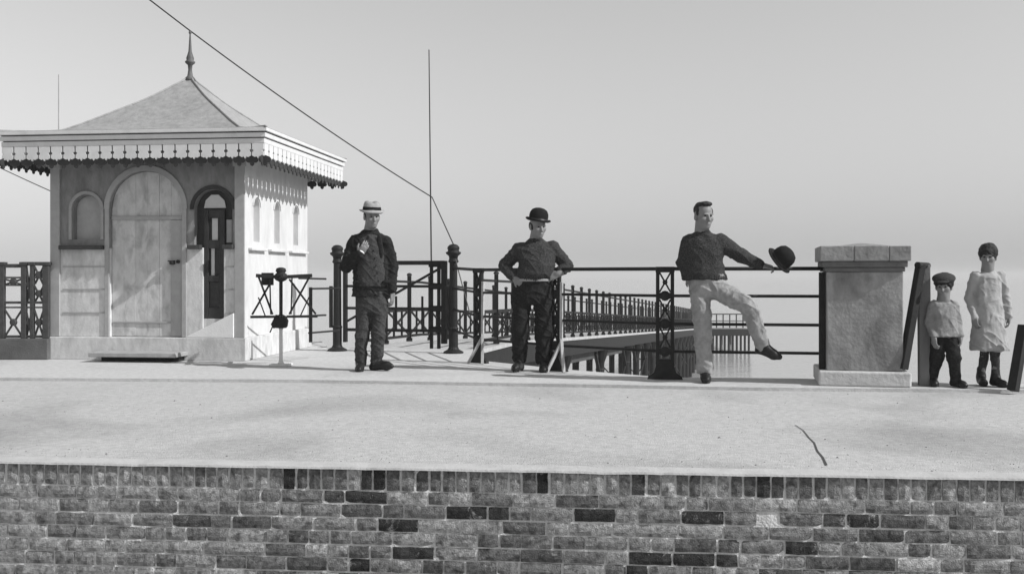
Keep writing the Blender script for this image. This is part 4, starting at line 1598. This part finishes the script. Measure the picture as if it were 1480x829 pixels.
f.loft(P, [(398, 744, 796, 0.14, 0), (412, 741, 798, 0.15, 0), (430, 740, 799, 0.13, 0), (440, 742, 797, 0.11, 0)])
f.chain([hpR, knR, anR], [0.104, 0.088, 0.074], 0.02).chain([hpL, knL, anL], [0.104, 0.086, 0.072], 0.02)
f.cutbelow(anR.z - 0.05)
f.build('trousers', M['black_wool'], t, folds(0.012, 9, 6, 5))
f = Field(0.006)
f.loft(P, [(344, 765, 783, 0.068, -0.01), (349, 760, 788, 0.075, 0.0), (353, 752, 796, 0.10, 0.0), (360, 746, 803, 0.13, 0.0), (370, 747, 804, 0.145, -0.01), (383, 749, 802, 0.165, -0.03), (396, 746, 799, 0.17, -0.03), (406, 744, 797, 0.15, -0.01)])
f.chain([shR, elR, haR.lerp(elR, 0.12)], [0.08, 0.068, 0.052], 0.015).chain([shL, elL, haL.lerp(elL, 0.4)], [0.08, 0.066, 0.054], 0.015)
f.cutbelow(P(0, 405.5).z)
f.build('jersey', M['jersey'], t, folds(0.009, 8, 8, 2, (P(0, 406).z, P(0, 399).z, 0.004, 60)))
f = Field(0.005)
f.loft(P, [(402.5, 744.5, 796.5, 0.163, -0.016), (406.5, 744.5, 796.5, 0.163, -0.012)], 0.005)
f.build('belt', M['straw'], t, None, 1)
boot(anR, P(743, 533, -0.2), t).build('boot', M['leather'], t)
boot(anL, P(786, 535, -0.24), t).build('boot', M['leather'], t)

# ---- man in pale trousers leaning on the railing with a foot on its lowest rail
t, P = person('bareheaded man in dark jersey and pale trousers, one foot on the lowest rail', 1018, 548, 9.62)
fw = Vector((0.34, -0.93, -0.1))
body = Field(0.0055)
hc_ = P(1017, 312, -0.05)
neckp = P(1014.5, 338, -0.01)
H = head(body, hc_, fw, s=1.06, neck=neckp)
body.loft(P, [(344, 1002, 1030, 0.06, 0), (352, 997, 1038, 0.08, 0), (395, 998, 1040, 0.09, 0), (420, 1003, 1043, 0.09, 0)])
shR, shL = P(996, 351, 0.0), P(1040, 350, -0.02)
elR, haR = P(988, 380, 0.06), P(996, 401, 0.06)
elL, haL = P(1071, 369, -0.02), P(1100, 383, -0.01)
body.chain([shR, elR, haR], [0.045, 0.042, 0.03]).chain([shL, elL, haL], [0.045, 0.042, 0.03])
hand(body, haR, (0.3, 0.1, -0.8), (-0.6, -0.7, 0), side=1, curl=(0.5, 0.8, 0.6))
hand(body, haL, (P(1116, 386, 0.0) - haL), (-0.2, -0.5, 0.9), side=-1, curl=(0.25, 0.9, 0.7), s=1.05)
hpR, hpL = P(1012, 420, 0.0), P(1035, 418, -0.02)
knR, knL = P(1015, 476, -0.04), P(1081, 442, -0.22)
anR, anL = P(1019, 531, 0.0), P(1101, 497, -0.04)
body.chain([hpR, knR, anR], [0.07, 0.052, 0.04]).chain([hpL, knL, anL], [0.07, 0.052, 0.04])
body.build('body', M['skin'], t)
eyes(H, t, 1.04)
f = Field(0.0055)
f.ell(H(0, -0.03, 0.052), (0.079, 0.09, 0.077), [list(v) for v in basis(fw)], 0.02)
f.ell(H(0.0, 0.03, 0.108), (0.062, 0.048, 0.022), [list(v) for v in basis(fw)], 0.02)
for sx in (-1, 1):
    f.ell(H(sx * 0.071, 0.012, 0.035), (0.011, 0.018, 0.04), [list(v) for v in basis(fw)], 0.015)
f.build('hair', M['hair'], t, folds(0.004, 45, 45, 4))
f = Field(0.006)
f.loft(P, [(396, 1000, 1046, 0.11, 0), (408, 998, 1049, 0.12, 0), (420, 999, 1049, 0.115, 0), (430, 1001, 1045, 0.1, 0)])
f.chain([hpR, knR, anR + Vector((0, 0, -0.02))], [0.094, 0.078, 0.076], 0.02)
f.chain([hpL, knL, anL], [0.1, 0.082, 0.068], 0.025)
f.cutbelow(anR.z - 0.055)
f.build('trousers', M['pale'], t, folds(0.013, 10, 7, 6))
f = Field(0.006)
f.loft(P, [(331, 1009, 1024, 0.064, -0.02), (336, 1003, 1028, 0.07, -0.01), (340, 996, 1037, 0.09, 0), (347, 990, 1045, 0.115, 0), (358, 989, 1046, 0.13, 0), (375, 990, 1044, 0.128, 0), (392, 988, 1047, 0.128, 0), (404, 987, 1051, 0.132, 0)])
f.chain([shR, elR, haR], [0.078, 0.066, 0.052], 0.02).chain([shL, elL, haL.lerp(elL, 0.12)], [0.084, 0.068, 0.048], 0.02)
f.cutbelow(P(0, 403.5).z)
f.build('jersey', M['jersey'], t, folds(0.008, 8, 7, 8, (P(0, 404).z, P(0, 396).z, 0.004, 60)))
boot(anR, P(1022, 549, -0.17), t).build('boot', M['leather'], t)
# raised boot: its sole lies on the rail and the toe points down and outward
f = Field(0.006)
f.cone(anL + Vector((-0.01, 0, 0.04)), anL + Vector((0.005, 0, 0)), 0.055, 0.05, 0.02)
hl = anL + Vector((-0.02, 0.02, -0.055))
tt = P(1131, 517, -0.10)
bl = hl.lerp(tt, 0.62)
f.cone(anL, hl, 0.048, 0.036, 0.03).cone(hl, bl, 0.036, 0.042, 0.02).cone(anL, bl + Vector((0, 0, 0.01)), 0.046, 0.04, 0.03).cone(bl, tt - (tt - bl).normalized() * 0.03, 0.042, 0.028, 0.02)
f.build('boot', M['leather'], t)

# ---- the hat held on the rail
hb = at(1129, 379, 9.53)
ht = thing('hat', 'black felt hat held against the top rail by the man in pale trousers', 'hat', hb)
ht.scale = (1.05, 1.05, 1.05)
axis = Vector((0.62, -0.45, 0.55)).normalized()
r_ = axis.cross(Vector((0, 1, 0.2))).normalized()
f_ = axis.cross(r_)
Rh = Matrix((r_, f_, axis)).transposed()
MB().lathe([(0.132, 0.010), (0.138, 0.003), (0.134, -0.003), (0.104, 0.0), (0.1, 0.02), (0.101, 0.06), (0.094, 0.095), (0.074, 0.125), (0.04, 0.14), (0.008, 0.145)],
           (-0.02, 0.0, 0.015), 28, Rh).build('crown', M['felt'], ht, smooth=True)
MB().lathe([(0.1045, 0.004), (0.102, 0.008), (0.1015, 0.03), (0.099, 0.031)], (-0.02, 0.0, 0.015), 28, Rh).build('hat_band', M['leather'], ht, smooth=True)


# ---- two children by the trestle
def child(label, px, py, d, hgt, coat, legs, stride, headwear, skirt):
    t, P_ = person(label, px, py, d)
    s = hgt / 1.3
    body = Field(0.006)
    hs_ = 0.84
    c = Vector((0, 0, hgt - 0.13 * (0.6 + 0.4 * s)))
    nk = Vector((0, 0.01, c.z - 0.14 * hs_))
    fw_ = Vector((-0.5, -0.85, -0.12))
    H = head(body, c, fw_, s=hs_, neck=nk)
    hip = hgt * 0.5
    body.p.append(('l', np.array([(hip - 0.05, 0, 0, 0.075, 0.06), (nk.z - 0.1, 0, 0, 0.08, 0.055), (nk.z - 0.05, 0, 0, 0.06, 0.04), (nk.z, 0, 0.01, 0.03, 0.03)]), 0.02))
    sR, sL = Vector((-0.115 * s, 0, nk.z - 0.055)), Vector((0.115 * s, 0, nk.z - 0.055))
    eR, eL = Vector((-0.16 * s, 0.03, nk.z - 0.26 * s)), Vector((0.165 * s, 0.02, nk.z - 0.25 * s))
    hR, hL = Vector((-0.15 * s, -0.07, nk.z - 0.43 * s)), Vector((0.16 * s, -0.06, nk.z - 0.42 * s))
    body.chain([sR, eR, hR], [0.032, 0.028, 0.02]).chain([sL, eL, hL], [0.032, 0.028, 0.02])
    hand(body, hR, (0.05, -0.2, -1), (-0.9, -0.3, 0), side=1, s=0.75)
    hand(body, hL, (-0.05, -0.2, -1), (0.9, -0.3, 0), side=-1, s=0.75)
    aR, aL = Vector((-stride / 2 - 0.01, 0.05, 0.085)), Vector((stride / 2 + 0.01, -0.06, 0.085))
    kR, kL = Vector((-stride / 2.4, 0.0, hip * 0.53)), Vector((stride / 2.4, -0.08, hip * 0.53))
    pR, pL = Vector((-0.055, 0, hip)), Vector((0.055, 0, hip))
    body.chain([pR, kR, aR], [0.055, 0.04, 0.028]).chain([pL, kL, aL], [0.055, 0.04, 0.028])
    body.build('body', M['skin'], t)
    eyes(H, t)
    f = Field(0.006)
    f.ell(H(0, -0.026, 0.048), (0.084, 0.094, 0.086), [list(v) for v in basis(fw_)], 0.02)
    f.build('hair', M['hair'], t, folds(0.006, 40, 40, 4))
    if headwear:
        f = Field(0.006)
        f.ell(H(0, -0.014, 0.085), (0.1, 0.112, 0.052), [list(v) for v in basis(fw_)], 0.02)
        f.ell(H(0, 0.098, 0.062), (0.055, 0.045, 0.01), [list(v) for v in basis(fw_)], 0.012)
        f.build('cap', M['charcoal'], t)
    f = Field(0.006)
    q = [(hip - 0.06, 0, 0, 0.125, 0.105), (hip + 0.1, 0, 0, 0.112, 0.092), (nk.z - 0.16 * s, 0, 0, 0.115, 0.085), (nk.z - 0.06, 0, 0, 0.11, 0.07), (nk.z - 0.02, 0, 0.01, 0.06, 0.05), (nk.z + 0.005, 0, 0.01, 0.04, 0.04)]
    f.p.append(('l', np.array(q), 0.03))
    f.chain([sR, eR, hR], [0.045, 0.038, 0.031], 0.02).chain([sL, eL, hL], [0.045, 0.038, 0.031], 0.02)
    if skirt:
        f.cone((0, 0, hip + 0.1), (0, -0.02, hip * 0.52), 0.1, 0.17, 0.05, 0.95)
        f.cutbelow(hip * 0.5)
    else:
        f.cutbelow(hip - 0.06)
    f.build('frock' if skirt else 'jacket', coat, t, folds(0.009, 14, 6, 2))
    f = Field(0.006)
    if not skirt:
        f.ell((0, 0, hip - 0.03), (0.095, 0.07, 0.06), None, 0.03)
    dn = Vector((0, 0, -0.03))
    f.chain([pR + dn, kR, aR], [0.066 if not skirt else 0.057, 0.058 if not skirt else 0.043, 0.046 if not skirt else 0.031], 0.02)
    f.chain([pL + dn, kL, aL], [0.066 if not skirt else 0.057, 0.058 if not skirt else 0.043, 0.046 if not skirt else 0.031], 0.02)
    f.build('stockings' if skirt else 'trousers', legs, t, folds(0.006, 14, 9, 7))
    for a_, dx in ((aR, -0.03), (aL, 0.04)):
        f = boot(a_, a_ + Vector((dx, -0.14, -0.06)), t, s=0.75)
        f.build('boot', M['leather'], t)
    return t


child('small child in grey jacket and black trousers, standing just right of the trestle', 1364, 557, 9.25, 1.02, M['grey_cloth'], M['black_wool'], 0.14, True, False)
child('taller child in pale grey frock, standing apart near the photo edge', 1428, 553, 9.3, 1.3, M['grey_frock'], M['charcoal'], 0.06, False, True)
